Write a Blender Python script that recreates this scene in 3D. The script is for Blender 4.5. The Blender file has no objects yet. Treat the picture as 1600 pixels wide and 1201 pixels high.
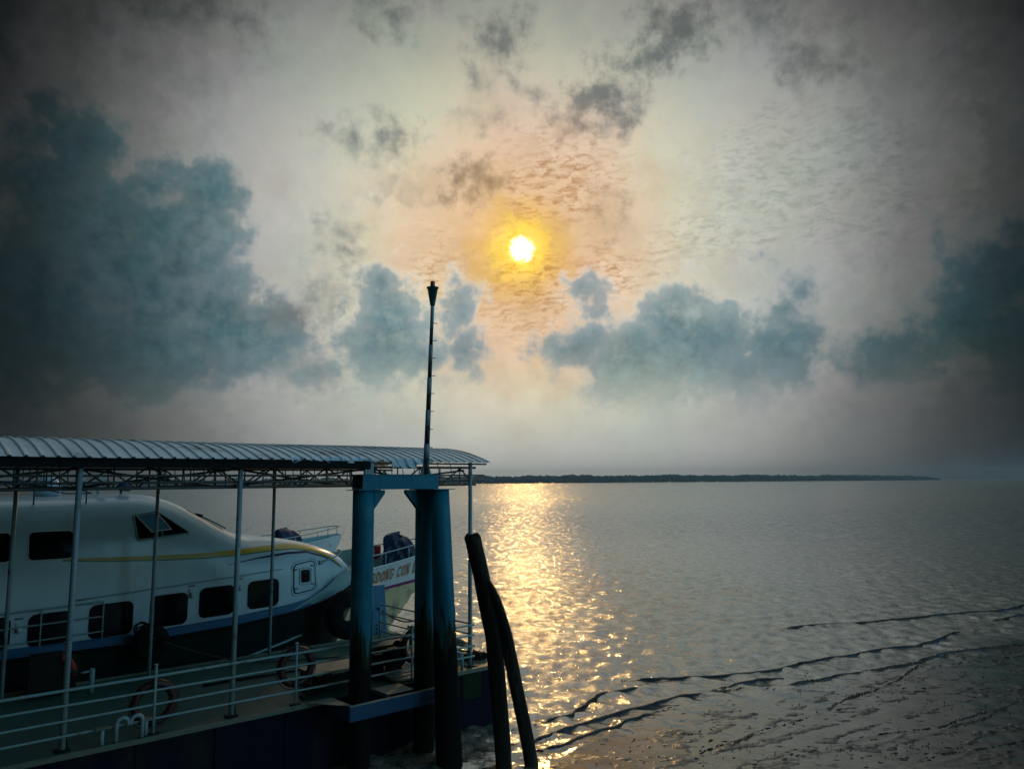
import bpy, math, random
import numpy as np
from bisect import bisect
from mathutils import Vector, Matrix

# ------------------------------------------------------------------ camera, sky, sun
S = bpy.context.scene
col = S.collection
R_ = math.radians
CAMZ = 5.2
cd = bpy.data.cameras.new("camera")
cam = bpy.data.objects.new("camera", cd)
col.objects.link(cam)
cd.sensor_fit = 'HORIZONTAL'; cd.sensor_width = 36.0; cd.lens = 27.0
cd.clip_start = 0.1; cd.clip_end = 60000
pt = R_(7.2); rl = 0.0072
F = Vector((0, math.cos(pt), math.sin(pt))); Rt = Vector((1, 0, 0)); Up = Rt.cross(F)
R2 = Rt*math.cos(rl) - Up*math.sin(rl); U2 = Rt*math.sin(rl) + Up*math.cos(rl)
cam.matrix_world = Matrix(((R2.x, U2.x, -F.x, 0), (R2.y, U2.y, -F.y, 0), (R2.z, U2.z, -F.z, CAMZ), (0, 0, 0, 1)))
S.camera = cam
S.view_settings.view_transform = 'Standard'; S.view_settings.look = 'None'
S.view_settings.exposure = 0.0; S.view_settings.gamma = 1.0
S.render.film_transparent = False
try:
    S.cycles.use_denoising = True
    S.cycles.max_bounces = 6; S.cycles.glossy_bounces = 3; S.cycles.diffuse_bounces = 2
    S.cycles.sample_clamp_indirect = 4.0
    S.cycles.caustics_reflective = False; S.cycles.caustics_refractive = False
except Exception:
    pass

SUN_AZ, SUN_EL = 0.81, 17.14
SUN_STRENGTH = 0.19
sl = bpy.data.lights.new("sun", 'SUN'); sl.energy = SUN_STRENGTH; sl.angle = R_(0.6); sl.color = (1.0, 0.58, 0.20)
so = bpy.data.objects.new("sun", sl); col.objects.link(so)
sdir = Vector((math.sin(R_(SUN_AZ))*math.cos(R_(SUN_EL)), math.cos(R_(SUN_AZ))*math.cos(R_(SUN_EL)), math.sin(R_(SUN_EL))))
so.rotation_euler = sdir.to_track_quat('Z', 'Y').to_euler()

# --- a small language for node maths
class NT:
    def __init__(s, tree): s.t = tree
    def node(s, typ, **kw):
        n = s.t.nodes.new(typ)
        for k, v in kw.items(): setattr(n, k, v)
        return n
    def link(s, a, b):
        a = getattr(a, 'o', a)
        s.t.links.new(a, b)
    def setin(s, sock, v):
        if isinstance(v, X): s.t.links.new(v.o, sock)
        elif isinstance(v, bpy.types.NodeSocket): s.t.links.new(v, sock)
        else: sock.default_value = v
    def m(s, op, *a, clamp=False):
        n = s.node('ShaderNodeMath', operation=op, use_clamp=clamp)
        for i, v in enumerate(a): s.setin(n.inputs[i], v)
        return X(s, n.outputs[0])
    def vm(s, op, *a):
        n = s.node('ShaderNodeVectorMath', operation=op)
        for i, v in enumerate(a): s.setin(n.inputs[i], v)
        return X(s, n.outputs['Value'] if op in ('LENGTH', 'DOT_PRODUCT', 'DISTANCE') else n.outputs[0])
    def comb(s, x, y, z=0.0):
        n = s.node('ShaderNodeCombineXYZ')
        for i, v in enumerate((x, y, z)): s.setin(n.inputs[i], v)
        return X(s, n.outputs[0])
    def sep(s, v):
        n = s.node('ShaderNodeSeparateXYZ'); s.setin(n.inputs[0], v)
        return [X(s, o) for o in n.outputs]
    def noise(s, v, scale, detail=4, rough=0.5, dist=0.0, color=False, dims='3D'):
        n = s.node('ShaderNodeTexNoise', noise_dimensions=dims)
        s.setin(n.inputs['Vector'], v); n.inputs['Scale'].default_value = scale
        n.inputs['Detail'].default_value = detail; n.inputs['Roughness'].default_value = rough
        n.inputs['Distortion'].default_value = dist
        return X(s, n.outputs['Color' if color else 'Fac'])
    def voronoi(s, v, scale, feature='F1', rand=1.0):
        n = s.node('ShaderNodeTexVoronoi', feature=feature)
        s.setin(n.inputs['Vector'], v); n.inputs['Scale'].default_value = scale
        n.inputs['Randomness'].default_value = rand
        return X(s, n.outputs['Distance'])
    def ss(s, a, b, x):   # smoothstep
        n = s.node('ShaderNodeMapRange', interpolation_type='SMOOTHSTEP')
        s.setin(n.inputs['Value'], x); n.inputs['From Min'].default_value = a; n.inputs['From Max'].default_value = b
        return X(s, n.outputs[0])
    def mixc(s, f, a, b, mode='MIX'):
        n = s.node('ShaderNodeMix', data_type='RGBA', blend_type=mode)
        s.setin(n.inputs[0], f)
        for sock, v in ((n.inputs[6], a), (n.inputs[7], b)):
            if isinstance(v, tuple) and len(v) == 3: v = (*v, 1)
            s.setin(sock, v)
        return X(s, n.outputs[2])
    def ramp(s, x, stops, interp='LINEAR'):
        n = s.node('ShaderNodeValToRGB'); n.color_ramp.interpolation = interp
        e = n.color_ramp.elements
        e[0].position = 0.0; e[1].position = 1.0
        for i, (p, c) in enumerate(stops):
            if not isinstance(c, tuple): c = (c, c, c)
            q = e[0] if i == 0 else (e[len(e)-1] if p >= 1 else e.new(p))
            q.color = (*c, 1)
        s.setin(n.inputs[0], x)
        return X(s, n.outputs[0])
class X:
    def __init__(s, n, o): s.n = n; s.o = o
    def __add__(s, b): return s.n.m('ADD', s, b)
    def __radd__(s, b): return s.n.m('ADD', b, s)
    def __sub__(s, b): return s.n.m('SUBTRACT', s, b)
    def __rsub__(s, b): return s.n.m('SUBTRACT', b, s)
    def __mul__(s, b): return s.n.m('MULTIPLY', s, b)
    def __rmul__(s, b): return s.n.m('MULTIPLY', b, s)
    def __truediv__(s, b): return s.n.m('DIVIDE', s, b)

BIG = [(-31.0, 22.0, 4.0, 3.6), (-24.0, 17.0, 4.5, 4.0), (13.5, 9.8, 4.5, 3.4), (-9.3, 11.8, 3.0, 3.2), (-28.2, 22.6, 1.5, 1.2), (-31.6, 18.9, 4.7, 3.5), (-25.3, 20.2, 2.4, 2.2), (-22.3, 19.5, 3.1, 3.1), (-27.9, 14.2, 7.7, 6.9), (-32.2, 11.2, 5.9, 6.4), (-21.8, 12.2, 4.6, 3.9), (-18.7, 10.6, 4.8, 3.6), (-25.7, 8.4, 6.3, 3.0), (-14.4, 7.6, 3.2, 1.8), (-9.6, 13.8, 2.6, 2.4), (-9.6, 10.0, 3.3, 3.4), (-7.2, 9.1, 2.4, 2.4), (-4.2, 12.9, 1.6, 2.1), (-3.8, 9.6, 1.9, 2.4), (5.2, 14.3, 1.1, 1.2), (6.6, 13.3, 1.9, 1.9), (12.5, 11.9, 3.2, 3.1), (14.7, 8.7, 2.7, 3.4), (9.6, 8.5, 5.1, 3.8), (20.1, 11.6, 2.2, 1.6), (19.3, 8.7, 3.4, 3.1), (17.3, 6.8, 3.1, 2.2), (19.2, 15.1, 1.2, 0.8), (21.2, 12.8, 1.4, 1.3), (4.9, 10.0, 2.9, 2.4), (33.1, 13.1, 3.8, 3.3), (31.1, 10.1, 3.4, 3.6), (34.1, 8.2, 3.7, 3.9), (26.8, 7.8, 3.5, 2.8), (30.4, 16.1, 0.8, 0.6)]
SMALL = [(6.9, 27.6, 2.6, 1.6), (5.2, 25.7, 1.9, 0.9), (8.9, 26.8, 1.6, 1.2), (-2.6, 22.2, 1.9, 0.9), (-3.9, 21.6, 1.2, 0.6), (13.5, 31.6, 2.8, 1.6), (10.7, 29.7, 2.0, 1.0), (-0.8, 31.5, 2.0, 1.8), (-2.0, 29.0, 1.2, 2.0), (-2.0, 26.3, 1.4, 0.8), (-13.0, 18.8, 1.5, 0.9), (-12.8, 17.1, 1.3, 1.1), (-14.3, 13.6, 2.1, 1.8), (-15.6, 12.1, 2.3, 1.6), (-12.5, 24.6, 1.8, 0.9), (-9.3, 24.8, 1.6, 1.2), (-7.3, 21.6, 2.1, 0.8), (8.0, 19.7, 1.8, 1.3), (19.0, 31.5, 3.2, 1.5), (23.2, 28.0, 2.6, 1.5), (-23.9, 30.8, 4.7, 1.1), (-9.9, 32.7, 3.0, 1.0), (1.7, 27.8, 1.0, 0.7)]
MACK = [(21.5, 21.0, 8.6, 4.5), (24.7, 18.0, 6.5, 2.5), (16.8, 17.2, 6.8, 2.2), (1.5, 14.3, 4.9, 3.3), (7.4, 15.6, 4.8, 1.8), (-4.8, 15.7, 2.9, 2.3), (4.1, 22.1, 5.4, 3.9)]

world = bpy.data.worlds.new("World"); S.world = world; world.use_nodes = True
wt = world.node_tree; wt.nodes.clear(); W_ = NT(wt)
def sky2():
    w = W_
    tc = w.node('ShaderNodeTexCoord'); d = X(w, tc.outputs['Generated'])
    d = w.vm('NORMALIZE', d)
    dx, dy, dz = w.sep(d)
    az = w.m('ARCTAN2', dx, dy) * 57.29578
    el = w.m('ARCSINE', dz) * 57.29578
    p = w.comb(az, el, 0.0)
    th = w.m('ARCCOSINE', w.m('MINIMUM', w.vm('DOT_PRODUCT', d, tuple(sdir)), 0.9999999)) * 57.29578
    def off(scale, amp, det, rough=0.55):
        n = w.noise(p, scale, det, rough, color=True)
        n = w.vm('SUBTRACT', n, (0.5, 0.5, 0.5))
        return w.vm('MULTIPLY', n, (amp, amp, 0.0))
    pw = w.vm('ADD', w.vm('ADD', p, off(0.16, 3.4, 2)), off(0.65, 1.9, 5, 0.6))
    def blobs(lst, pos, k=0.35):
        acc = None
        for (a, e, ra, re) in lst:
            q = w.vm('MULTIPLY', w.vm('SUBTRACT', pos, (a, e, 0.0)), (1/ra, 1/re, 0.0))
            f = (1.0 - w.vm('LENGTH', q)) * ((ra+re)/2)
            acc = f if acc is None else w.m('SMOOTH_MAX', acc, f, k)
        return acc
    def scale(c, f):
        n = w.node('ShaderNodeVectorMath', operation='SCALE'); w.setin(n.inputs[0], c); w.setin(n.inputs['Scale'], f)
        return X(w, n.outputs[0])
    fine = w.noise(p, 0.85, 8, 0.62)
    fine2 = w.noise(w.vm('ADD', p, (31.0, 7.0, 0.0)), 0.30, 7, 0.6)
    def fvor(v, scale, det, rough):
        n = w.node('ShaderNodeTexVoronoi', feature='SMOOTH_F1'); w.setin(n.inputs['Vector'], v)
        n.inputs['Scale'].default_value = scale; n.inputs['Detail'].default_value = det
        n.inputs['Roughness'].default_value = rough; n.inputs['Smoothness'].default_value = .35
        return X(w, n.outputs['Distance'])
    bil = 0.5 - fvor(w.vm('ADD', p, off(0.5, 1.0, 3)), 0.42, 3.0, .55)
    fb = blobs(BIG, pw, 0.9) + (fine - 0.5)*3.0 + bil*1.8 + 1.25
    pws = w.vm('ADD', pw, off(0.38, 3.6, 4))
    ff = blobs(SMALL[7:], pws) + (fine - 0.5)*6.5
    fs = blobs(SMALL[:7], pws) + (fine - 0.5)*6.0 + bil*0.8
    fm = blobs(MACK, p)
    dB = w.ss(-0.65, 1.15, fb)
    foot = w.ss(3.0, 10.0, el + (fine2-0.5)*6.5 + (1.0 - w.ss(-24.0, -16.0, az))*0.9)
    veil = w.ss(0.30, 0.72, fine2 + (fine-0.5)*0.5)
    dB = dB * (0.06 + 0.94*foot) * (1.0 - 0.22*veil)
    depth = w.ss(-0.1, 2.4, fb + (fine2-0.5)*5.0 + (fine-0.5)*2.0)
    dS = w.m('MAXIMUM', w.ss(-1.4, 1.9, fs + 0.4) * 0.88, w.ss(-1.6, 2.2, ff) * (0.15 + 0.65*w.ss(.35, .65, fine2)))
    mp = w.node('ShaderNodeMapping'); w.setin(mp.inputs['Vector'], p)
    mp.inputs['Rotation'].default_value = (0, 0, R_(-14)); mp.inputs['Scale'].default_value = (0.55, 1.35, 1)
    mv = w.vm('ADD', X(w, mp.outputs[0]), off(0.9, 0.8, 2))
    mk = w.noise(mv, 1.25, 5, 0.62)*0.5 + w.noise(mv, 2.6, 4, 0.6)*0.5
    mk = w.ss(0.44, 0.64, mk) * w.ss(-2.5, 4.0, fm + (fine2-0.5)*14.0)
    thw = th + (fine2-0.5)*3.6 + (fine-0.5)*w.ss(1.0, 5.0, th)*2.6
    base = w.ramp(thw/60.0, [(a/60, c) for a, c in [(0, (1.0, .84, .30)), (1.5, (1.0, .70, .12)), (2.8, (.97, .60, .20)), (4.4, (.90, .61, .35)), (8.5, (.86, .66, .46)), (12, (.73, .69, .53)), (16, (.57, .59, .51)),
                                (21, (.42, .43, .41)), (26, (.185, .19, .185)), (31, (.062, .064, .063)), (35, (.015, .018, .019)), (38, (.006, .008, .010)), (60, (.012, .016, .018))]])
    lum = w.ramp(th/60.0, [(a/60, c) for a, c in [(0, .64), (8, .68), (15, .64), (21, .49), (27, .24), (32, .075), (36, .03), (60, .018)]])
    lumv = w.sep(lum)[0]
    topd = w.ss(24.0, 38.0, el + (fine2-0.5)*12 + w.m('ABSOLUTE', az - 3.0)*0.12)
    base = scale(base, 1.0 - 0.45*topd)
    base = scale(base, 0.90 + (fine2-0.5)*0.55)
    lumv = lumv*(1.0 - 0.4*topd)
    # cloudlets
    mcol = scale(w.mixc(w.ss(5, 14, th), (.55, .36, .20), (.50, .54, .52)), 1.0)
    mul = w.mixc(mk*(0.78 - 0.30*w.ss(8.0, 16.0, th)), (1.0, 1.0, 1.0), mcol)
    base = w.vm('MULTIPLY', base, mul)
    # the big blue grey banks
    shade = w.m('MULTIPLY', lumv, 0.80 + (fine-0.5)*0.7 + (1.0-depth)*0.24 + bil*0.16)
    bigc = scale(w.mixc(depth, (.54, .62, .63), w.mixc(w.ss(10.0, 24.0, th), (.30, .50, .56), (.19, .42, .49))), shade)
    # wispy dark scraps
    smc = scale(w.mixc(w.ss(4, 13, th), (.50, .30, .15), (.25, .285, .28)), lumv)
    c = w.mixc(dB, base, bigc)
    rim = dB*(1.0 - dB)*w.ss(9.5, 12.5, el)*(1.0 - w.ss(7.0, 26.0, th))
    c = w.vm('ADD', c, scale((.62, .55, .42), rim*(0.4+fine*1.2)))
    c = w.mixc(dS, c, smc)
    # pinkish grey murk low on the horizon
    # faint changing tints of thin cloud
    tint = w.noise(w.vm('ADD', p, (3.0, 60.0, 0.0)), 0.12, 3, 0.5, color=True)
    tint = w.vm('ADD', scale(w.vm('SUBTRACT', tint, (.5, .5, .5)), 0.18), (1.0, 1.0, 1.0))
    c = w.vm('MULTIPLY', c, tint)
    low = w.m('SUBTRACT', 1.0, w.ss(0.0, 6.5, el))
    c = w.mixc(low*0.60, c, scale(w.mixc(0.0, (.84, .84, .82), (1, 1, 1)), lumv))
    # burning centre seen through thin cloud
    rag = th + (w.noise(p, 1.7, 5, 0.65)-0.5)*1.5
    core = 1.0 - w.ss(0.45, 1.0, rag)
    halo = 0.4 + mk*-0.35 + 0.6 - w.ss(0.9, 2.9, th + (w.noise(p, 1.3, 6, 0.7)-0.5)*3.5)
    halo = w.m('MAXIMUM', halo, 0.0)
    c = w.vm('ADD', c, scale((.40, .20, 0.0), halo))
    c = w.vm('ADD', c, scale((.8, .55, .15), 1.0 - w.ss(0.5, 1.2, th)))
    c = w.vm('ADD', c, scale((3.0, 2.7, 2.0), core))
    # clear sky behind the viewer, plus an unseen glow added to light the boats
    nk = w.node('ShaderNodeTexSky', sky_type='NISHITA'); nk.sun_disc = False
    nk.sun_elevation = R_(SUN_EL); nk.sun_rotation = R_(SUN_AZ); nk.altitude = 0; nk.dust_density = 2.0
    ns = w.vm('MULTIPLY', X(w, nk.outputs[0]), (0.095, 0.155, 0.175))
    lit = w.ss(0.25, 0.95, w.vm('DOT_PRODUCT', d, (.79, -.59, .17)))
    bc = w.vm('MULTIPLY', ns, scale((1.0, 1.0, 1.0), (0.65 + fine2*0.7)*(0.13 + 2.1*lit)))
    back = w.ss(43.0, 80.0, th)
    c = w.mixc(back, c, bc)
    # unseen brightness added high overhead to light roofs and decks
    over = w.ss(33.5, 52.0, el)
    front = w.m('SUBTRACT', 1.0, w.ss(18.0, 70.0, th))
    c = w.mixc(over, c, scale(w.mixc(front, (.025, .085, .11), (.95, .98, .95)), 0.70 + fine2*0.5))
    bg = w.node('ShaderNodeBackground'); w.setin(bg.inputs['Color'], c); bg.inputs['Strength'].default_value = 1.0
    o = w.node('ShaderNodeOutputWorld'); w.link(bg.outputs[0], o.inputs[0])
sky2()
world.cycles.sampling_method = 'MANUAL'; world.cycles.sample_map_resolution = 512

# ------------------------------------------------------------------ materials
def mat(name, color, rough=0.6, metal=0.0, var=0.15, vscale=3.0, stain=None, samt=0.5, sscale=1.2, bump=0.0, bscale=20, stretch=(1, 1, 1), spec=0.5, coat=0.0):
    """procedural: colour varied by noise, optional stain patches, optional bump"""
    m = bpy.data.materials.new(name); m.use_nodes = True
    nt = NT(m.node_tree); b = m.node_tree.nodes['Principled BSDF']
    tc = nt.node('ShaderNodeTexCoord'); mp = nt.node('ShaderNodeMapping')
    nt.link(tc.outputs['Object'], mp.inputs[0]); mp.inputs['Scale'].default_value = stretch
    v = X(nt, mp.outputs[0])
    n = nt.noise(v, vscale, 6, 0.6)
    f = 1.0 + (n-0.5)*(2*var)
    sc = nt.node('ShaderNodeVectorMath', operation='SCALE'); sc.inputs[0].default_value = color; nt.setin(sc.inputs['Scale'], f)
    c = X(nt, sc.outputs[0])
    if stain:
        s = nt.ss(0.62-samt*0.25, 0.72, nt.noise(v, sscale, 8, 0.65))
        c = nt.mixc(s, c, stain)
    nt.setin(b.inputs['Base Color'], c)
    nt.setin(b.inputs['Roughness'], nt.m('ADD', rough-0.08, n*0.16, clamp=True))
    b.inputs['Metallic'].default_value = metal
    b.inputs['Specular IOR Level'].default_value = spec
    b.inputs['Coat Weight'].default_value = coat
    if bump:
        bn = nt.node('ShaderNodeBump'); bn.inputs['Strength'].default_value = 0.6; bn.inputs['Distance'].default_value = bump
        nt.setin(bn.inputs['Height'], nt.noise(v, bscale, 5, 0.6)); nt.link(bn.outputs[0], b.inputs['Normal'])
    return m

M = {}
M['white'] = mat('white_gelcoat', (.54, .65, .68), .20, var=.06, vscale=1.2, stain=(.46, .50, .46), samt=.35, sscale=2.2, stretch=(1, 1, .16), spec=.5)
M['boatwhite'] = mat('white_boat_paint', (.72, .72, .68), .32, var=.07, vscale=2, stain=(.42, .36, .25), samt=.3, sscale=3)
M['glass'] = mat('dark_window_glass', (.003, .004, .005), .10, var=.1, spec=.06)
M['rubber'] = mat('black_rubber', (.012, .013, .013), .75, var=.3, vscale=8, bump=.004, spec=.10)
M['hull_dark'] = mat('dark_green_hull_paint', (.007, .022, .020), .5, var=.3, vscale=2, stain=(.012, .015, .010), samt=.6, sscale=2, spec=.10)
M['strip'] = mat('blue_sheer_strake', (.05, .15, .26), .35, var=.15, spec=.25)
M['yellow'] = mat('yellow_stripe_paint', (.62, .36, .02), .3, var=.08)
M['green'] = mat('green_stripe_paint', (.03, .20, .06), .35)
M['navy'] = mat('navy_stripe_paint', (.012, .012, .06), .3)
M['steel'] = mat('painted_rail_steel', (.29, .43, .41), .38, var=.15, vscale=6, stain=(.20, .14, .07), samt=.25, sscale=6)
M['post'] = mat('weathered_grey_post', (.32, .42, .42), .42, var=.2, vscale=5, stain=(.12, .10, .05), samt=.4, sscale=4)
M['roof'] = mat('corrugated_metal_sheet', (.70, .82, .86), .5, metal=.1, var=.22, vscale=1.4, stain=(.20, .25, .27), samt=.5, sscale=1.1, bump=.004, bscale=3)
M['truss'] = mat('dark_lattice_steel', (.10, .125, .115), .5, var=.3, vscale=6, stain=(.07, .04, .02), samt=.6, sscale=5, spec=.25)
M['gutter'] = mat('black_gutter_steel', (.015, .018, .018), .7, var=.3, spec=.10)
M['deck'] = mat('worn_green_deck_plate', (.035, .115, .095), .42, var=.4, vscale=2.5, stain=(.060, .075, .045), samt=.6, sscale=1.3, bump=.003, bscale=14, spec=.25)
M['pontoon'] = mat('dark_blue_pontoon_side', (.004, .005, .017), .6, var=.4, vscale=2, stain=(.02, .02, .018), samt=.6, sscale=1.2, stretch=(1, 1, .3), spec=.10)
M['algae'] = mat('green_weed_on_steel', (.010, .030, .010), .7, var=.4, vscale=7, stain=(.01, .015, .008), samt=.6, sscale=3, spec=.10)
M['trim'] = mat('pale_steel_edge', (.17, .18, .125), .5, var=.3, vscale=5, stain=(.10, .08, .04), samt=.5, sscale=4)
M['collar'] = mat('blue_collar_beam', (.03, .085, .17), .45, var=.3, vscale=3, stain=(.05, .03, .02), samt=.4, sscale=3, spec=.25)
M['ringred'] = mat('faded_red_ring', (.06, .010, .008), .5, var=.25, vscale=5)
M['ringorange'] = mat('orange_ring', (.42, .020, .006), .45, var=.15)
M['rope'] = mat('old_rope', (.06, .05, .035), .85, var=.4, vscale=40, bump=.004, bscale=60)
M['dark'] = mat('dark_machinery', (.018, .018, .016), .55, var=.5, vscale=9, stain=(.06, .03, .015), samt=.5, sscale=4, spec=.10)
M['hatchtop'] = mat('pale_hatch_lid', (.33, .33, .24), .5, var=.25, vscale=4, stain=(.12, .11, .07), samt=.5, sscale=3)
M['tarp'] = mat('dark_blue_tarpaulin', (.008, .020, .055), .42, var=.35, vscale=6, bump=.02, bscale=6)
M['timber'] = mat('old_black_timber', (.030, .026, .022), .8, var=.5, vscale=6, stain=(.10, .085, .065), samt=.5, sscale=5, bump=.03, bscale=7, stretch=(1, 1, .12), spec=.10)
M['purple'] = mat('purple_boot_stripe', (.22, .015, .12), .35)
M['lowhull'] = mat('sunset_tinted_lower_hull', (.72, .55, .30), .22, var=.15, vscale=2, stain=(.22, .17, .08), samt=.55, sscale=2.2)  # warm sunset reflection on the whitish hull, put into the base colour
M['innerdeck'] = mat('pale_green_boat_deck', (.30, .46, .42), .5, var=.15, vscale=4)
M['gold'] = mat('gold_brown_lettering', (.50, .19, .02), .4, var=.1)
M['red'] = mat('red_sign_paint', (.65, .02, .02), .4, var=.1)
M['cream'] = mat('cream_sign_paint', (.75, .70, .45), .5)
M['mastwhite'] = mat('white_mast_paint', (.32, .39, .38), .45, var=.15, vscale=5)
M['mastblack'] = mat('black_mast_paint', (.022, .038, .038), .5, var=.3)
M['lantern'] = mat('dark_green_lantern_steel', (.02, .10, .085), .4, var=.2)
M['fender'] = mat('blue_fender_paint', (.03, .16, .27), .4, var=.2, vscale=3, stain=(.04, .05, .03), samt=.3, sscale=4)
M['redlamp'] = mat('red_beacon_plastic', (.45, .07, .03), .35)
M['tangle'] = mat('tarry_netting', (.02, .018, .012), .9, var=.5, vscale=20, spec=.10)
M['forest'] = mat('mangrove_leaves', (.008, .050, .055), .9, var=.5, vscale=.03, spec=.1)
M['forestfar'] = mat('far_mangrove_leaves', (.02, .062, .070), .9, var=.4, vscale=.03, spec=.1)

def pile_paint():
    """blue paint above, slimy black growth climbing unevenly from below"""
    m = bpy.data.materials.new('blue_paint_with_tidal_growth'); m.use_nodes = True
    nt = NT(m.node_tree); b = m.node_tree.nodes['Principled BSDF']
    g = nt.node('ShaderNodeNewGeometry'); pos = X(nt, g.outputs['Position'])
    x, y, z = nt.sep(pos)
    st = nt.comb(x*7.0, y*7.0, z*0.6)
    n1 = nt.noise(st, 1.0, 6, 0.6); n2 = nt.noise(pos, 2.2, 8, 0.65)
    paint = nt.mixc(nt.ss(0.40, 0.72, n2), (.014, .20, .285), (.035, .25, .30))
    paint = nt.mixc(nt.ss(0.60, 0.72, nt.noise(nt.comb(x*11.0, y*11.0, z*0.7), 1.0, 7, .65)), paint, (.035, .05, .03))
    h = z + (n1-0.5)*3.2
    c = nt.mixc(nt.ss(2.35, 2.8, h), (.028, .040, .016), paint)
    c = nt.mixc(nt.ss(2.0, 2.3, z + (n1-0.5)*3.0), (.006, .007, .006), c)
    nt.setin(b.inputs['Base Color'], c)
    nt.setin(b.inputs['Roughness'], nt.m('SUBTRACT', .85, .40*nt.ss(1.9, 2.9, h)))
    b.inputs['Specular IOR Level'].default_value = .2
    bn = nt.node('ShaderNodeBump'); bn.inputs['Distance'].default_value = .012; bn.inputs['Strength'].default_value = .6
    nt.setin(bn.inputs['Height'], nt.noise(pos, 14, 6, .7) * (1.2 - nt.ss(1.8, 3.0, z)))
    nt.link(bn.outputs[0], b.inputs['Normal'])
    return m
M['pile'] = pile_paint()

def water_mat():
    m = bpy.data.materials.new('silty_river_water'); m.use_nodes = True
    nt = NT(m.node_tree); b = m.node_tree.nodes['Principled BSDF']
    g = nt.node('ShaderNodeNewGeometry'); pos = X(nt, g.outputs['Position'])
    dist = nt.vm('LENGTH', pos)
    x, y, z = nt.sep(pos)
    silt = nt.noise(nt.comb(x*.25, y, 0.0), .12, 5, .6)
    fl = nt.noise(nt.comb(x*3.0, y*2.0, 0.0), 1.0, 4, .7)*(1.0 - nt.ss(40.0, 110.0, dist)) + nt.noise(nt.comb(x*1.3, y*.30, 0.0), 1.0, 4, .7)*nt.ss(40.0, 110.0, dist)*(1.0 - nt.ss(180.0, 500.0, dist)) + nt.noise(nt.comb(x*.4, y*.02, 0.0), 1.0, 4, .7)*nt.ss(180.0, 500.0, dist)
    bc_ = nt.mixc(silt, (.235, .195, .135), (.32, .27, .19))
    ripple_tone = nt.node('ShaderNodeVectorMath', operation='SCALE'); nt.setin(ripple_tone.inputs[0], bc_); ca = nt.node('ShaderNodeAttribute'); ca.attribute_name = 'calm'; nt.setin(ripple_tone.inputs['Scale'], (.35 + 1.3*nt.ss(.32, .68, fl))*(1.0 - .70*X(nt, ca.outputs['Fac'])))  # light and dark of the ripples put into the base colour
    nt.setin(b.inputs['Base Color'], X(nt, ripple_tone.outputs[0]))
    far = nt.ss(20.0, 260.0, dist)
    nt.setin(b.inputs['Roughness'], nt.m('ADD', 0.06, far*0.13))
    n1 = nt.noise(nt.comb(x, y*1.7, 0.0), 5.5, 4, .6)
    n2 = nt.noise(nt.comb(x*.75, y*1.5, 0.0), 1.5, 4, .6)
    n3 = nt.noise(nt.comb(x*.7, y*1.6, 0.0), .35, 5, .65)
    n6 = nt.noise(nt.comb(x, y*1.4, 2.0), 13.0, 3, .6)
    bn = nt.node('ShaderNodeBump'); bn.inputs['Distance'].default_value = 1.0; bn.inputs['Strength'].default_value = 1.0
    calm = nt.node('ShaderNodeAttribute'); calm.attribute_name = 'calm'
    ck = 1.0 - 0.80*X(nt, calm.outputs['Fac'])
    nt.setin(b.inputs['IOR'], 3.2 - 1.65*X(nt, calm.outputs['Fac']))
    nt.setin(bn.inputs['Height'], (n1*.016 + n6*.005 + n2*.024)*ck)
    def facets(sx, sy, amp, near0, near1, far0=None, far1=None):
        n = nt.noise(nt.comb(x*sx, y*sy, 0.0), 1.0, 3, .65, color=True)
        n = nt.vm('SUBTRACT', n, (.5, .5, .5))
        k = nt.ss(near0, near1, dist)*amp
        if far0: k = k*(1.0-.8*nt.ss(far0, far1, dist))
        sc = nt.node('ShaderNodeVectorMath', operation='SCALE'); nt.setin(sc.inputs[0], n); nt.setin(sc.inputs['Scale'], k*ck)
        return nt.vm('MULTIPLY', X(nt, sc.outputs[0]), (1.0, 1.0, 0.0))
    N_ = nt.vm('ADD', X(nt, bn.outputs[0]), facets(5.2, 3.6, .50, 8, 16, 60, 120))
    N_ = nt.vm('ADD', N_, facets(2.6, .85, .66, 30, 60, 200, 400))
    N_ = nt.vm('ADD', N_, facets(1.1, .10, .75, 90, 260, 700, 1400))
    N_ = nt.vm('ADD', N_, facets(.30, .012, 1.0, 350, 900))
    nt.setin(b.inputs['Normal'], nt.vm('NORMALIZE', N_))
    return m
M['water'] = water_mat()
def mud_mat():
    m = bpy.data.materials.new('wet_mud'); m.use_nodes = True
    nt = NT(m.node_tree); b = m.node_tree.nodes['Principled BSDF']
    g = nt.node('ShaderNodeNewGeometry'); pos = X(nt, g.outputs['Position'])
    x, y, z = nt.sep(pos)
    n = nt.noise(pos, 1.2, 8, .65); n2 = nt.noise(nt.comb(x, y*1.8, 0.0), 9, 5, .7)
    c = nt.mixc(nt.ss(.35, .68, n), (.016, .016, .014), (.034, .033, .029))
    c = nt.mixc(nt.ss(.50, .62, n2), c, (.016, .015, .010))
    at = nt.node('ShaderNodeAttribute'); at.attribute_name = 'calm'
    c = nt.mixc(nt.ss(.15, .5, X(nt, at.outputs['Fac'])), c, (.014, .011, .008))
    nt.setin(b.inputs['Base Color'], c)
    nt.setin(b.inputs['Roughness'], .16 + nt.ss(.4, .7, n2)*.25)
    bn = nt.node('ShaderNodeBump'); bn.inputs['Distance'].default_value = .022; bn.inputs['Strength'].default_value = .8; b.inputs['IOR'].default_value = 1.7
    nt.setin(bn.inputs['Height'], n2*.6 + nt.noise(pos, 3.0, 6, .6)); nt.link(bn.outputs[0], b.inputs['Normal'])
    return m
M['mud'] = mud_mat()

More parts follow.
